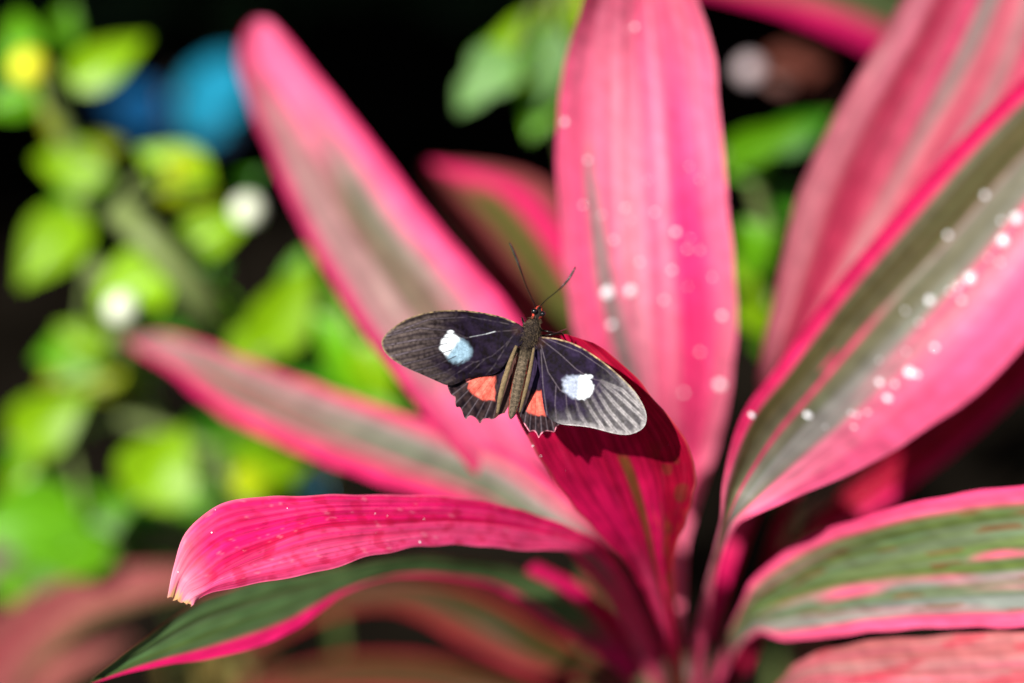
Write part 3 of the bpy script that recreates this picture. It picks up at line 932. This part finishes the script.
fs.append(tuple(range(NA))); fs.append(tuple((NB - 1) * NA + k for k in range(NA - 1, -1, -1)))
body = mesh_obj('body', vs, fs, M_BODY, bf, uvs, cs)


# short fur on the thorax and behind the head
vs, fs, cs, uvs = [], [], [], []
gf = np.random.default_rng(9)
for i in range(1100):
    f = gf.uniform(.10, .46); k_ = int(f * (NB - 1))
    a, b_ = max(0, k_ - 1), min(NB - 1, k_ + 1)
    tx, ty = pr[b_, 0] - pr[a, 0], pr[b_, 1] - pr[a, 1]
    l = math.hypot(tx, ty); tx, ty = tx / l, ty / l
    an = gf.uniform(.05, math.pi - .05); rr_ = pr[k_, 2] * .96
    x, y = pr[k_, 0] - ty * rr_ * math.cos(an), pr[k_, 1] + tx * rr_ * math.cos(an)
    d0 = FOCUS - .0020 - math.sin(an) * rr_ * PXM * .85
    ln = gf.uniform(2.2, 5.5)
    dx = tx * .7 - ty * math.cos(an) * .7 + gf.normal(0, .25); dy = ty * .7 + tx * math.cos(an) * .7 + gf.normal(0, .25)
    p0 = np.array(P(x, y, d0)); p1 = np.array(P(x + dx * ln, y + dy * ln, d0 - math.sin(an) * ln * PXM * .5))
    w_ = np.cross(p1 - p0, FWD); w_ *= .16 * PXM / np.linalg.norm(w_)
    h_ = np.cross(p1 - p0, w_); h_ *= .16 * PXM / np.linalg.norm(h_)
    k = len(vs)
    vs += [p0 - w_ - h_, p0 + w_ - h_, p0 + h_, p1]
    fs += [(k, k + 1, k + 3), (k + 1, k + 2, k + 3), (k + 2, k, k + 3)]
    t_ = gf.uniform(0, 1)
    cc = np.array([.02, .014, .011]) if t_ < (.72 if abs(math.cos(an)) < .6 else .4) else np.array([.24, .17, .10]) * gf.uniform(.5, 1.2)
    if f > .39: cc = np.array([.22, .17, .11]) * gf.uniform(.4, 1.0)
    cs += [cc] * 4; uvs += [(f, an)] * 4
mesh_obj('fur', vs, fs, M_BODY, bf, uvs, cs, smooth=False)


def px_tube(name, pts, radii, mat, n=40, ns=10, col=None):
    a = smooth_path(np.array([P(*p) for p in pts]), n)
    rd = np.interp(np.linspace(0, 1, n), np.linspace(0, 1, len(radii)), radii) * PXM
    vs, fs = tube(a, rd, ns)
    uv = [(k / ns, i / n) for i in range(n) for k in range(ns)]
    c = None
    if col is not None:
        g = np.random.default_rng(int(pts[0][0]))
        c = [np.asarray(col) * g.uniform(.7, 1.3) for _ in vs]
    return mesh_obj(name, vs, fs, mat, bf, uv, c)


F = FOCUS
# pale rolled inner margins beside the abdomen
px_tube('inner_margin', [(516.5, 346, F - .004), (511, 360, F - .0048), (505.5, 377, F - .0048), (500.5, 396, F - .0042), (497.5, 413, F - .003)], [1.5, 2.4, 2.9, 2.6, 1.4], M_BODY, col=TAN * .62)
px_tube('inner_margin', [(534, 348, F - .004), (531.5, 362, F - .0048), (528, 380, F - .0048), (523.5, 398, F - .0042), (520, 412, F - .003)], [1.2, 1.8, 2.2, 1.9, 1.0], M_BODY, col=TAN * .58)
px_tube('antenna', [(535.8, 307.5, F - .004), (531, 297, F - .008), (526, 286, F - .010), (520.5, 270, F - .012), (515.5, 256.5, F - .012), (512, 248, F - .012), (509.6, 243, F - .012)], [.55, .5, .5, .5, .55, 1.0, 1.25, .7], M_BLACK)
px_tube('antenna', [(539.5, 307, F - .004), (546, 300, F - .008), (553.3, 294.2, F - .010), (561, 287.5, F - .012), (567.8, 279.8, F - .012), (572.3, 273, F - .012), (575.4, 267, F - .012)], [.55, .5, .5, .5, .55, 1.0, 1.25, .7], M_BLACK)


def ball(name, c, r, mat, parent, sy=1.0, n=14):
    vs, fs = [], []
    for j in range(n + 1):
        th = math.pi * j / n
        for k in range(2 * n):
            ph = math.pi * k / n
            vs.append(np.array(c) + r * np.array([math.sin(th) * math.cos(ph), math.sin(th) * math.sin(ph) * sy, math.cos(th)]))
    for j in range(n):
        for k in range(2 * n):
            k2 = (k + 1) % (2 * n)
            fs.append((j * 2 * n + k, (j + 1) * 2 * n + k, (j + 1) * 2 * n + k2, j * 2 * n + k2))
    return mesh_obj(name, vs, fs, mat, parent)


ball('eye', P(534.2, 311.2, F - .0034), 2.9 * PXM, M_EYE, bf)
ball('eye', P(542.6, 313.8, F - .0034), 2.9 * PXM, M_EYE, bf)
# legs: thorax -> knee -> foot on the leaf below
for (h, k, f) in [((540, 330), (556, 333), (566, 329)), ((541, 336), (561, 333), (568, 343)), ((533, 345), (552, 362), (560, 372)),
                  ((527, 330), (522, 318), (530, 347)), ((526, 340), (518, 352), (527, 362)), ((524, 346), (520, 366), (530, 380))]:
    px_tube('leg', [(*h, F + .001), ((h[0] + k[0]) / 2, (h[1] + k[1]) / 2, F - .001), (*k, F + .001), ((f[0] + k[0]) / 2, (f[1] + k[1]) / 2, F + .0035), (*f, F + .008)], [1.1, .9, .8, .55, .45], M_BLACK, 30, 8)


# ------------------------------------------------------------------ water drops on the leaves
def bvh_of(i):
    o, v, f = LEAVES[i]
    return BVHTree.FromPolygons([Vector(x) for x in v], f)


def drop(name, loc, nrm, r, h, label, group):
    n, m = 16, 7
    z = Vector(nrm).normalized()
    x = z.orthogonal().normalized(); y = z.cross(x)
    vs = [Vector(loc) + z * h]
    for j in range(1, m + 1):
        t = j / m * math.pi / 2
        for k in range(n):
            a = 2 * math.pi * k / n
            vs.append(Vector(loc) + r * math.sin(t) * (math.cos(a) * x + math.sin(a) * y) + z * (h * math.cos(t) - .0001))
    fs = [(0, 1 + k, 1 + (k + 1) % n) for k in range(n)]
    for j in range(m - 1):
        for k in range(n):
            a, b_ = 1 + j * n + k, 1 + j * n + (k + 1) % n
            fs.append((a, a + n, b_ + n, b_))
    o = mesh_obj(name, [tuple(v - Vector(loc)) for v in vs], fs, M_WATER_GLINT)
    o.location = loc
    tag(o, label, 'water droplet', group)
    return o


DROPS = {
    0: ([(565, 122, 6), (588, 160, 5), (608, 293, 8), (631, 291, 8), (614, 240, 4), (635, 27, 5), (628, 30, 3), (720, 385, 7), (684, 393, 6.5), (722, 316, 6), (625, 208, 5), (700, 250, 4), (655, 212, 3.5), (676, 232, 4), (690, 238, 3), (664, 300, 5),
         (583, 205, 3), (612, 325, 5), (640, 262, 3.5), (700, 352, 4), (672, 270, 3), (648, 180, 3)], 'round water droplet beaded on the upright pink leaf behind the butterfly'),
    6: ([(910, 372, 8), (917, 374, 6), (888, 398, 7), (854, 427, 6), (808, 415, 7), (880, 382, 6), (935, 347, 6), (1003, 240, 7), (1017, 218, 7), (970, 278, 7), (958, 286, 5), (930, 300, 6), (752, 415, 6), (895, 384, 6), (962, 300, 4), (985, 195, 5), (948, 235, 4), (868, 412, 3.5), (1000, 262, 4)],
        'round water droplet beaded on the broad striped leaf at the right'),
    3: ([(178, 572, 1.6), (339, 567, 2.2), (345, 564, 1.4), (420, 542, 2.0)], 'tiny water droplet on the sharp pink leaf at lower left'),
    5: ([(533, 446, 2.2), (541, 456, 2.4), (565, 470, 1.4), (664, 430, 1.3), (668, 445, 1.2)], 'tiny water droplet on the short crimson leaf below the butterfly'),
}
gd = np.random.default_rng(77)
for _ in range(9):
    DROPS[0][0].append((gd.uniform(585, 715), gd.uniform(150, 330), gd.uniform(2.2, 3.6)))
for _ in range(12):
    DROPS[3][0].append((gd.uniform(195, 430), gd.uniform(508, 560), gd.uniform(.9, 1.7)))
for _ in range(14):
    t = gd.uniform(0, 1)
    DROPS[6][0].append((820 + 190 * t + gd.normal(0, 14), 425 - 190 * t + gd.normal(0, 16), gd.uniform(2.4, 4)))
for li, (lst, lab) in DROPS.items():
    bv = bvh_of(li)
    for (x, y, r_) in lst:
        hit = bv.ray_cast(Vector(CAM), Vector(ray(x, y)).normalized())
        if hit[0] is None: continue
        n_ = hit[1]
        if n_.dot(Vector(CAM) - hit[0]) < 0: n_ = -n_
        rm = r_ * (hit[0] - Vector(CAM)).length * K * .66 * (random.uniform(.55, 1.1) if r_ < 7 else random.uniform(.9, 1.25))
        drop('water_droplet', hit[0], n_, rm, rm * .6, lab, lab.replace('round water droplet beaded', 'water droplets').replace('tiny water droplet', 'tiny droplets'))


# ------------------------------------------------------------------ green herbs behind
def ovate(parent, cx, cy, ln, wd_, ang, d, colr, tilt=0.0, roll=0.0, stem_pts=None, tubes=None, lit=True):
    """leaf whose long axis points at ang (degrees, image up = 90)"""
    s = d * K
    a = R(ang)
    axis = np.array(RGT) * math.cos(a) + np.array(UP) * math.sin(a)
    axis = axis * math.cos(tilt) - np.array(FWD) * math.sin(tilt)
    nr = -np.array(FWD)
    side = np.cross(nr, axis); side /= np.linalg.norm(side)
    nr = np.cross(axis, side)
    side2 = side * math.cos(roll) + nr * math.sin(roll)
    nr2 = nr * math.cos(roll) - side * math.sin(roll)
    c0 = np.array(P(cx, cy, d))
    nv, nu = 22, 9
    vs, cs, uv = [], [], []
    for j in range(nv):
        v = j / (nv - 1)
        w = math.sin(math.pi * v ** 0.72) ** .95 * (1 - .25 * v) * wd_ / 2 * s * 1.22
        for i in range(nu):
            u = i / (nu - 1) * 2 - 1
            p = c0 + axis * (v - .5) * ln * s + side2 * u * w + nr2 * (abs(u) * w * .25 - (v - .5) ** 2 * ln * s * .35)
            vs.append(p)
            cs.append(np.asarray(colr) * (1.25 if abs(u) < .15 else 1))
            uv.append((u * .5 + .5, v))
    fs = [(j * nu + i, j * nu + i + 1, (j + 1) * nu + i + 1, (j + 1) * nu + i) for j in range(nv - 1) for i in range(nu - 1)]
    o = mesh_obj('leaf', vs, fs, M_GREEN, parent, uv, cs)
    if lit: PROTECT.append(np.array(vs)[::11])
    if tubes is not None and stem_pts is not None:
        b0 = c0 - axis * .5 * ln * s
        sp = np.asarray(stem_pts)
        q_ = sp[np.argmin(np.linalg.norm(sp - b0, axis=1))]
        tubes.append(tube(smooth_path(np.array([q_, (q_ + b0) / 2 + np.array([0, 0, .004]), b0]), 8), .0012, 6))
    return o


def join_tubes(name, tubes, parent, colr):
    vs, fs = [], []
    for v, f in tubes:
        k = len(vs)
        vs += list(v); fs += [tuple(i + k for i in x) for x in f]
    return mesh_obj(name, vs, fs, M_GREEN, parent, [(0.5, i * .01) for i in range(len(vs))], [colr] * len(vs))


LIME = np.array([.24, .46, .004]); GRN = np.array([.12, .36, .005]); MID = np.array([.05, .22, .008]); PALEG = np.array([.22, .44, .13]); YLG = np.array([.44, .54, .008])


HS = .20


def herb(label, stems, leaves, group='leafy green herbs'):
    stems = [tuple((p[0], p[1], p[2] - HS) for p in st[:-1]) + (st[-1],) for st in stems]
    leaves = [(l[0], l[1], l[2] * .9, l[3] * .86, l[4], l[5] - HS) + tuple(l[6:]) for l in leaves]
    foot = np.array(P(*stems[0][0]))
    h = empty('green_herb', (foot[0], foot[1], 0))
    tag(h, label, 'plant', group)
    tubes, sp = [], []
    for st in stems:
        pts = [np.array(P(*p)) for p in st[:-1]]
        if st is stems[0]:
            pts = [np.array([pts[0][0], pts[0][1], -.005])] + pts
        a = smooth_path(np.array(pts), 24)
        tubes.append(tube(a, np.linspace(st[-1] * 1.2, st[-1], 24), 8))
        sp += list(a)
    for lf in leaves:
        ovate(h, *lf[:7], *(lf[7:9] if len(lf) > 7 else (random.uniform(-.4, .4), random.uniform(-.3, .3))), stem_pts=sp, tubes=tubes)
    join_tubes('stem', tubes, h, np.array([.26, .33, .11]))
    return h


h1 = herb('tall lime green herb with a yellow flower at its tip, far upper left',
          [((150, 400, 1.17), (95, 270, 1.16), (70, 140, 1.15), (45, 90, 1.14), (30, 70, 1.13), .0028)],
          [(20, 38, 75, 48, 100, 1.13, GRN), (108, 60, 105, 48, 32, 1.13, LIME * 1.2, -.1, .1), (10, 100, 70, 46, 200, 1.14, GRN), (70, 165, 100, 55, 170, 1.15, LIME),
           (50, 248, 110, 70, 230, 1.15, LIME, .1, .2), (95, 190, 60, 40, 30, 1.16, GRN), (62, 30, 70, 42, 70, 1.15, GRN * .8), (100, 150, 60, 34, 20, 1.16, YLG * .6), (60, 212, 60, 36, 80, 1.16, MID), (5, 60, 60, 40, 170, 1.15, MID), (48, 120, 70, 16, 115, 1.11, YLG * .5, 0, 0)])
ball('flower', P(30, 68, .925), .0062, M_YELLOW, h1)
h2 = herb('lime green herb with thick pale stem and added glints left of the long pink leaf',
          [((250, 470, 1.2), (235, 350, 1.17), (205, 300, 1.085), (160, 250, 1.075), (118, 208, 1.08), .0052), ((205, 300, 1.11), (150, 300, 1.11), (90, 268, 1.12), .0035)],
          [(172, 168, 95, 62, 150, 1.10, LIME * 1.15, -.1, .1), (190, 185, 80, 60, -30, 1.10, YLG), (215, 232, 105, 52, 28, 1.10, LIME, 0, -.2), (130, 290, 95, 80, 200, 1.10, LIME * 1.25, -.15, .2),
           (70, 352, 95, 60, 190, 1.13, GRN), (100, 372, 60, 40, 215, 1.13, YLG * .8), (220, 320, 80, 50, 300, 1.14, GRN), (80, 340, 70, 44, 150, 1.12, LIME * .8), (112, 386, 80, 34, 190, 1.15, YLG * .45), (165, 350, 70, 44, 240, 1.16, MID), (200, 270, 60, 40, 10, 1.15, MID), (150, 262, 60, 40, 60, 1.13, GRN), (245, 185, 50, 34, 40, 1.13, MID), (60, 372, 60, 30, 215, 1.14, YLG * .6)])
ball('glint_ball', P(248, 210, .895), .0052, M_GLINT, h2)  # ball added in place of a glint on a wet leaf
ball('glint_ball', P(122, 308, .885), .0052, M_GLINT, h2)  # second ball added as a wet leaf glint
h3 = herb('low bright green herb between the two left pointing pink leaves',
          [((240, 600, 1.2), (225, 520, 1.17), (215, 450, 1.15), .0025), ((215, 450, 1.15), (120, 420, 1.15), (60, 440, 1.15), .0018), ((225, 520, 1.17), (100, 545, 1.17), .0018)],
          [(50, 418, 110, 68, 35, 1.13, LIME, .1, .1), (162, 465, 100, 88, 60, 1.11, LIME * 1.1, -.1, .1), (268, 472, 100, 62, 10, 1.12, LIME), (250, 482, 45, 36, 0, 1.10, YLG * 1.2),
           (20, 455, 80, 40, 230, 1.14, GRN), (25, 520, 130, 80, 190, 1.12, GRN * 1.1, .1, .1), (90, 515, 120, 80, 20, 1.13, GRN * .8, .1, .1), (60, 550, 120, 60, 175, 1.12, GRN, 0, .2), (20, 585, 80, 60, 190, 1.16, GRN), (55, 592, 70, 45, 0, 1.15, PALEG * .8), (140, 510, 70, 50, -20, 1.16, MID), (210, 430, 80, 46, 40, 1.17, MID * .8), (200, 500, 70, 40, 10, 1.16, GRN * .7), (240, 455, 90, 50, 30, 1.15, GRN), (295, 490, 70, 40, -20, 1.14, LIME * .8), (130, 565, 90, 46, 0, 1.15, MID), (20, 480, 70, 30, 60, 1.13, LIME * .8)])
h4 = herb('bright green herb with pointed leaves directly behind the long upper left leaf',
          [((330, 480, 1.16), (325, 420, 1.13), (320, 360, 1.11), (330, 300, 1.10), .002)],
          [(285, 310, 120, 66, 60, 1.09, LIME, 0, .2), (350, 355, 130, 64, 130, 1.09, GRN * 1.3, .1, .1), (330, 300, 80, 50, 60, 1.10, GRN), (375, 375, 80, 46, -60, 1.08, LIME), (310, 370, 80, 50, 200, 1.11, MID * 1.2), (250, 350, 60, 40, 200, 1.13, MID), (262, 330, 110, 56, 65, 1.10, LIME * .9), (300, 275, 70, 40, 80, 1.12, GRN), (345, 325, 90, 44, 110, 1.10, LIME), (385, 395, 80, 44, -40, 1.09, GRN), (330, 400, 70, 40, 230, 1.12, MID), (290, 350, 90, 48, 235, 1.12, GRN * .9)])
h5 = herb('pale green herb left of the upright pink leaf at the top',
          [((600, 330, 1.25), (580, 200, 1.2), (555, 60, 1.13), (560, -20, 1.11), .0022)],
          [(488, 76, 75, 58, 225, 1.08, PALEG * .9), (545, 70, 100, 50, 260, 1.09, PALEG * .7), (520, 35, 90, 44, 200, 1.09, LIME), (565, 15, 80, 60, 60, 1.10, YLG), (540, 110, 70, 46, 250, 1.10, GRN), (575, 90, 80, 50, 280, 1.11, GRN), (500, 50, 70, 40, 190, 1.12, GRN), (555, 40, 100, 36, 250, 1.10, LIME), (470, 95, 50, 34, 235, 1.1, PALEG * .9), (530, 85, 70, 34, 265, 1.11, LIME * .8)])
h6 = herb('deep green herb in the dark gap between upright and right leaves',
          [((790, 480, 1.15), (780, 350, 1.12), (770, 240, 1.1), (745, 160, 1.08), .002)],
          [(765, 140, 110, 42, 20, 1.06, GRN * .8), (758, 245, 70, 62, 120, 1.06, GRN, 0, .2), (752, 312, 50, 56, 200, 1.07, LIME * .8), (790, 200, 70, 44, 10, 1.1, MID), (745, 165, 60, 40, 200, 1.08, GRN), (780, 270, 70, 46, 60, 1.09, MID), (770, 330, 70, 40, 100, 1.09, GRN * .8), (800, 130, 90, 40, 25, 1.09, MID), (745, 270, 50, 40, 160, 1.07, LIME * .7)])

# twig whose pale pink ball stands in for a leaf glint, top right
tw = empty('glint_twig', (*P(830, 200, 1.1)[:2], 0))
tag(tw, 'dim reddish twig with one pale ball added as leaf glint, right of the upright leaf', 'twig')
vs_, fs_ = tube(smooth_path(np.array([np.array([P(850, 200, 1.1)[0], P(850, 200, 1.1)[1], -.005]), P(845, 130, 1.05), P(800, 76, .99), P(752, 70, .955)]), 30), np.linspace(.003, .002, 30), 8)
mesh_obj('stem', vs_, fs_, M_STEM, tw, [(0, 0)] * len(vs_), [(.2, .06, .04)] * len(vs_))
ball('glint_ball', P(750, 70, .95), .0046, M_PINKGLINT, tw)  # ball added in place of a leaf glint
o_ = ovate(tw, 795, 68, 70, 40, 5, .99, (.16, .045, .03), lit=False)

# ------------------------------------------------------------------ blue butterfly far behind
bb = empty('blue_butterfly', P(172, 110, 1.3))
tag(bb, 'blue butterfly with open wings, far out of focus among lime green leaves', 'butterfly')


def fan(name, root, pts, d, c0, c1, dtip):
    ring = resample(round_poly(pts, 2), 60)
    vs, cs, uv, fs = [], [], [], []
    for j, r_ in enumerate(np.linspace(0, 1, 14)):
        for i, (x, y) in enumerate(ring):
            xx, yy = root[0] + (x - root[0]) * r_, root[1] + (y - root[1]) * r_
            vs.append(P(xx, yy, d + dtip * abs(xx - root[0])))
            cs.append(np.asarray(c0) if r_ < .82 else np.asarray(c1)); uv.append((xx / 50, yy / 50))
    for j in range(13):
        for i in range(60):
            i2 = (i + 1) % 60
            fs.append((j * 60 + i, j * 60 + i2, (j + 1) * 60 + i2, (j + 1) * 60 + i) if j else (i, 60 + i2, 60 + i))
    PROTECT.append(np.array(vs)[::25])
    return mesh_obj(name, vs, fs, M_BLUE, bb, uv, cs)


CY, CB, CK = (.003, .18, .29), (.005, .075, .20), (.004, .012, .03)
fan('forewing', (172, 104), [(174, 102), (190, 70), (225, 52), (248, 62), (250, 95), (235, 118), (205, 118)], 1.24, CY, CY, -.0003)
fan('hindwing', (173, 112), [(176, 112), (205, 116), (235, 118), (236, 138), (210, 148), (185, 140)], 1.245, CY, CK, -.0003)
fan('forewing', (168, 104), [(168, 102), (150, 82), (118, 78), (96, 92), (98, 115), (125, 122), (150, 118)], 1.24, CB, CK, .0012)
fan('hindwing', (168, 112), [(166, 114), (145, 120), (122, 122), (120, 134), (140, 142), (160, 136)], 1.245, CB, CK, .0012)
vs_, fs_ = tube(np.array([P(171, 92, 1.235), P(171, 98, 1.235), P(170, 106, 1.235), P(170, 120, 1.236), P(169, 134, 1.238)]), [.0008, .0022, .0028, .002, .0006], 10)
mesh_obj('body', vs_, fs_, M_BLACK, bb)
for (x1, y1) in ((160, 70), (182, 70)):
    vs_, fs_ = tube(np.array([P(171, 93, 1.235), P((171 + x1) / 2, 82, 1.232), P(x1, y1, 1.23)]), .0004, 6)
    mesh_obj('antenna', vs_, fs_, M_BLACK, bb)
# twig that carries it
tb = empty('bare_twig', (*P(172, 300, 1.5)[:2], 0))
tag(tb, 'thin dark twig that the blue butterfly rests on', 'twig')
qq = np.array(P(172, 135, 1.243))
vs_, fs_ = tube(smooth_path(np.array([[qq[0] + .02, qq[1] + .06, -.005], [qq[0] + .012, qq[1] + .03, qq[2] * .5], P(172, 140, 1.25), P(171, 110, 1.243), P(168, 80, 1.246)]), 30), np.linspace(.003, .0015, 30), 8)
mesh_obj('stem', vs_, fs_, M_STEM, tb, [(0, 0)] * len(vs_), [(.03, .02, .015)] * len(vs_))

# small blue flower peeping out below the mid left leaf
fl = empty('blue_flower', (*P(310, 490, 1.1)[:2], 0))
tag(fl, 'small light blue flower just above the foreground pink leaf', 'flower')
c0 = np.array(P(311, 488, .94))
for k in range(5):
    a = k * 2 * math.pi / 5
    ax = np.array(RGT) * math.cos(a) + np.array(UP) * math.sin(a)
    sd = np.cross(-np.array(FWD), ax)
    vs = [c0, c0 + ax * .0025 + sd * .0018, c0 + ax * .0050 + sd * .0013, c0 + ax * .0056 - np.array(FWD) * .001, c0 + ax * .0050 - sd * .0013, c0 + ax * .0025 - sd * .0018]
    mesh_obj('petal', vs, [(0, 1, 2, 3), (0, 3, 4, 5)], M_BLUE, fl, [(0, 0)] * 6, [(.04, .30, .52)] * 6)
vs_, fs_ = tube(smooth_path(np.array([[c0[0] + .01, c0[1] + .02, -.004], [c0[0] + .006, c0[1] + .01, c0[2] * .6], c0 + np.array(FWD) * .001]), 16), .0011, 6)
mesh_obj('stem', vs_, fs_, M_GREEN, fl, [(0, 0)] * len(vs_), [(.06, .12, .02)] * len(vs_))
PROTECT.append(np.array([c0 + np.array(d_) for d_ in ((0, 0, 0), (.01, 0, 0), (-.01, 0, 0), (0, 0, .01), (0, 0, -.01))]))

# ------------------------------------------------------------------ ground
n = 90
xs = np.concatenate([-np.geomspace(120, 2.6, 14), np.linspace(-2.4, 2.4, 62), np.geomspace(2.6, 120, 14)])
X, Y = np.meshgrid(xs, xs)
Z = 0.012 * np.sin(9 * X + 3 * np.sin(5 * Y)) * np.cos(8 * Y + 2 * np.sin(6 * X)) * (np.hypot(X, Y) < 3)
nx_ = len(xs)
g_ = mesh_obj('ground', np.stack([X, Y, Z - .006], -1).reshape(-1, 3), [(j * nx_ + i, j * nx_ + i + 1, (j + 1) * nx_ + i + 1, (j + 1) * nx_ + i) for j in range(nx_ - 1) for i in range(nx_ - 1)], M_SOIL)
tag(g_, 'dark bare soil under the plants', kind='structure')

# fallen leaves catching light at the bottom left
for (x, y, d, l, w_, a) in [(232, 668, 1.40, 34, 24, 20), (180, 676, 1.42, 40, 26, 70), (212, 690, 1.41, 30, 22, 120)]:
    z = 0.006
    r0 = ray(x, y); t = (z - CAM[2]) / r0[2]
    c = CAM + t * r0
    vs, fs = [], []
    ln = l * t * K; ww = w_ * t * K
    for j in range(12):
        v = j / 11
        for i in range(5):
            u = i / 2 - 1
            lx, ly = (v - .5) * ln, u * ww / 2 * math.sin(math.pi * v) ** .7
            vs.append((lx * math.cos(R(a)) - ly * math.sin(R(a)), lx * math.sin(R(a)) + ly * math.cos(R(a)), .004 * u * u + .006 * v * v))
    fs = [(j * 5 + i, j * 5 + i + 1, (j + 1) * 5 + i + 1, (j + 1) * 5 + i) for j in range(11) for i in range(4)]
    o = mesh_obj('fallen_leaf', vs, fs, M_LITTER)
    o.location = c
    tag(o, 'small dry yellowish leaf on the dark soil under the foreground leaves', 'leaf', 'fallen leaves on the soil')
    PROTECT.append(np.array([c]))

# ------------------------------------------------------------------ dark shrub behind: unseen crown added to lean over and shade the background
PRO = np.vstack(PROTECT)
s_ = np.array(SUN)


def shrub(label, cx, cy, rx, ry, z0, z1, nleaf, lean, seed):
    g = np.random.default_rng(seed)
    sh = empty('shade_shrub', (cx, cy, 0))
    tag(sh, label, 'shrub', 'dark shrubs with added shading crowns')
    vs, fs, cs, uv = [], [], [], []
    while len(fs) < nleaf:
        p = g.uniform(-1, 1, 3)
        if np.linalg.norm(p * np.array([1, 1, .9])) > 1: continue
        hz = (p[2] + 1) / 2
        c = np.array([cx + p[0] * rx + lean[0] * hz, cy + p[1] * ry + lean[1] * hz, z0 + hz * (z1 - z0)])
        # keep clear of the picture's lit things and of what stands in front
        d = PRO - c
        al = d @ (-s_)
        perp = np.linalg.norm(d + al[:, None] * s_, axis=1)
        if np.any((perp < .030) & (al > 0)) or np.min(np.linalg.norm(d, axis=1)) < .12: continue
        rel = c - CAM
        dep = rel @ FWD
        if dep > 0:
            px = 512 + (rel @ RGT) / dep / K; py = 341 - (rel @ UP) / dep / K
            if -150 < px < 1174 and -150 < py < 833 and dep < 1.38: continue  # nearer crown leaves stay out of view and only cast shade
        a = g.normal(size=3); a /= np.linalg.norm(a); a[2] -= .3
        b_ = np.cross(a, g.normal(size=3)); b_ /= np.linalg.norm(b_)
        l, w_ = g.uniform(.025, .055), g.uniform(.012, .022)
        k = len(vs)
        nrm = np.cross(a, b_)
        vs += [c - a * l, c + b_ * w_ + nrm * .004, c + a * l, c - b_ * w_ + nrm * .004]
        fs.append((k, k + 1, k + 2, k + 3))
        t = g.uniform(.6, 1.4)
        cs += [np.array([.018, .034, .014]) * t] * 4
        uv += [(0, 0), (1, 0), (1, 1), (0, 1)]
    mesh_obj('foliage', vs, fs, M_DARK, sh, uv, cs, smooth=False)
    tb_ = []
    for i in range(6):
        e = np.array([cx + g.uniform(-.5, .5) * rx + lean[0] * .7, cy + g.uniform(.0, .5) * ry + lean[1] * .55, z0 + g.uniform(.7, .9) * (z1 - z0)])
        st = np.array([cx + g.uniform(-.06, .06), cy + g.uniform(-.06, .06), -.01])
        tb_.append(tube(smooth_path(np.array([st, np.array([st[0] * .75 + e[0] * .25, st[1] * .85 + e[1] * .15, e[2] * .62]) + g.normal(0, .02, 3), e]), 16), np.linspace(.010, .003, 16), 7))
    o = join_tubes('trunk', tb_, sh, np.array([.03, .02, .014]))
    o.data.materials[0] = M_STEM
    return sh


shrub('dark green shrub with an added shading crown out of view, filling the gap above the butterfly', -.12, 1.1, .6, .42, 0.02, 1.30, 5000, (-.25, -.75), 5)
shrub('dark green shrub with an added shading crown out of view, behind the right hand leaves', .60, 1.05, .6, .42, 0.02, 1.30, 5000, (-.30, -.75), 6)
shrub('dark green shrub with an added shading crown out of view, behind the lime herbs at far left', -.85, 1.0, .55, .42, 0.02, 1.25, 5000, (.05, -.70), 8)
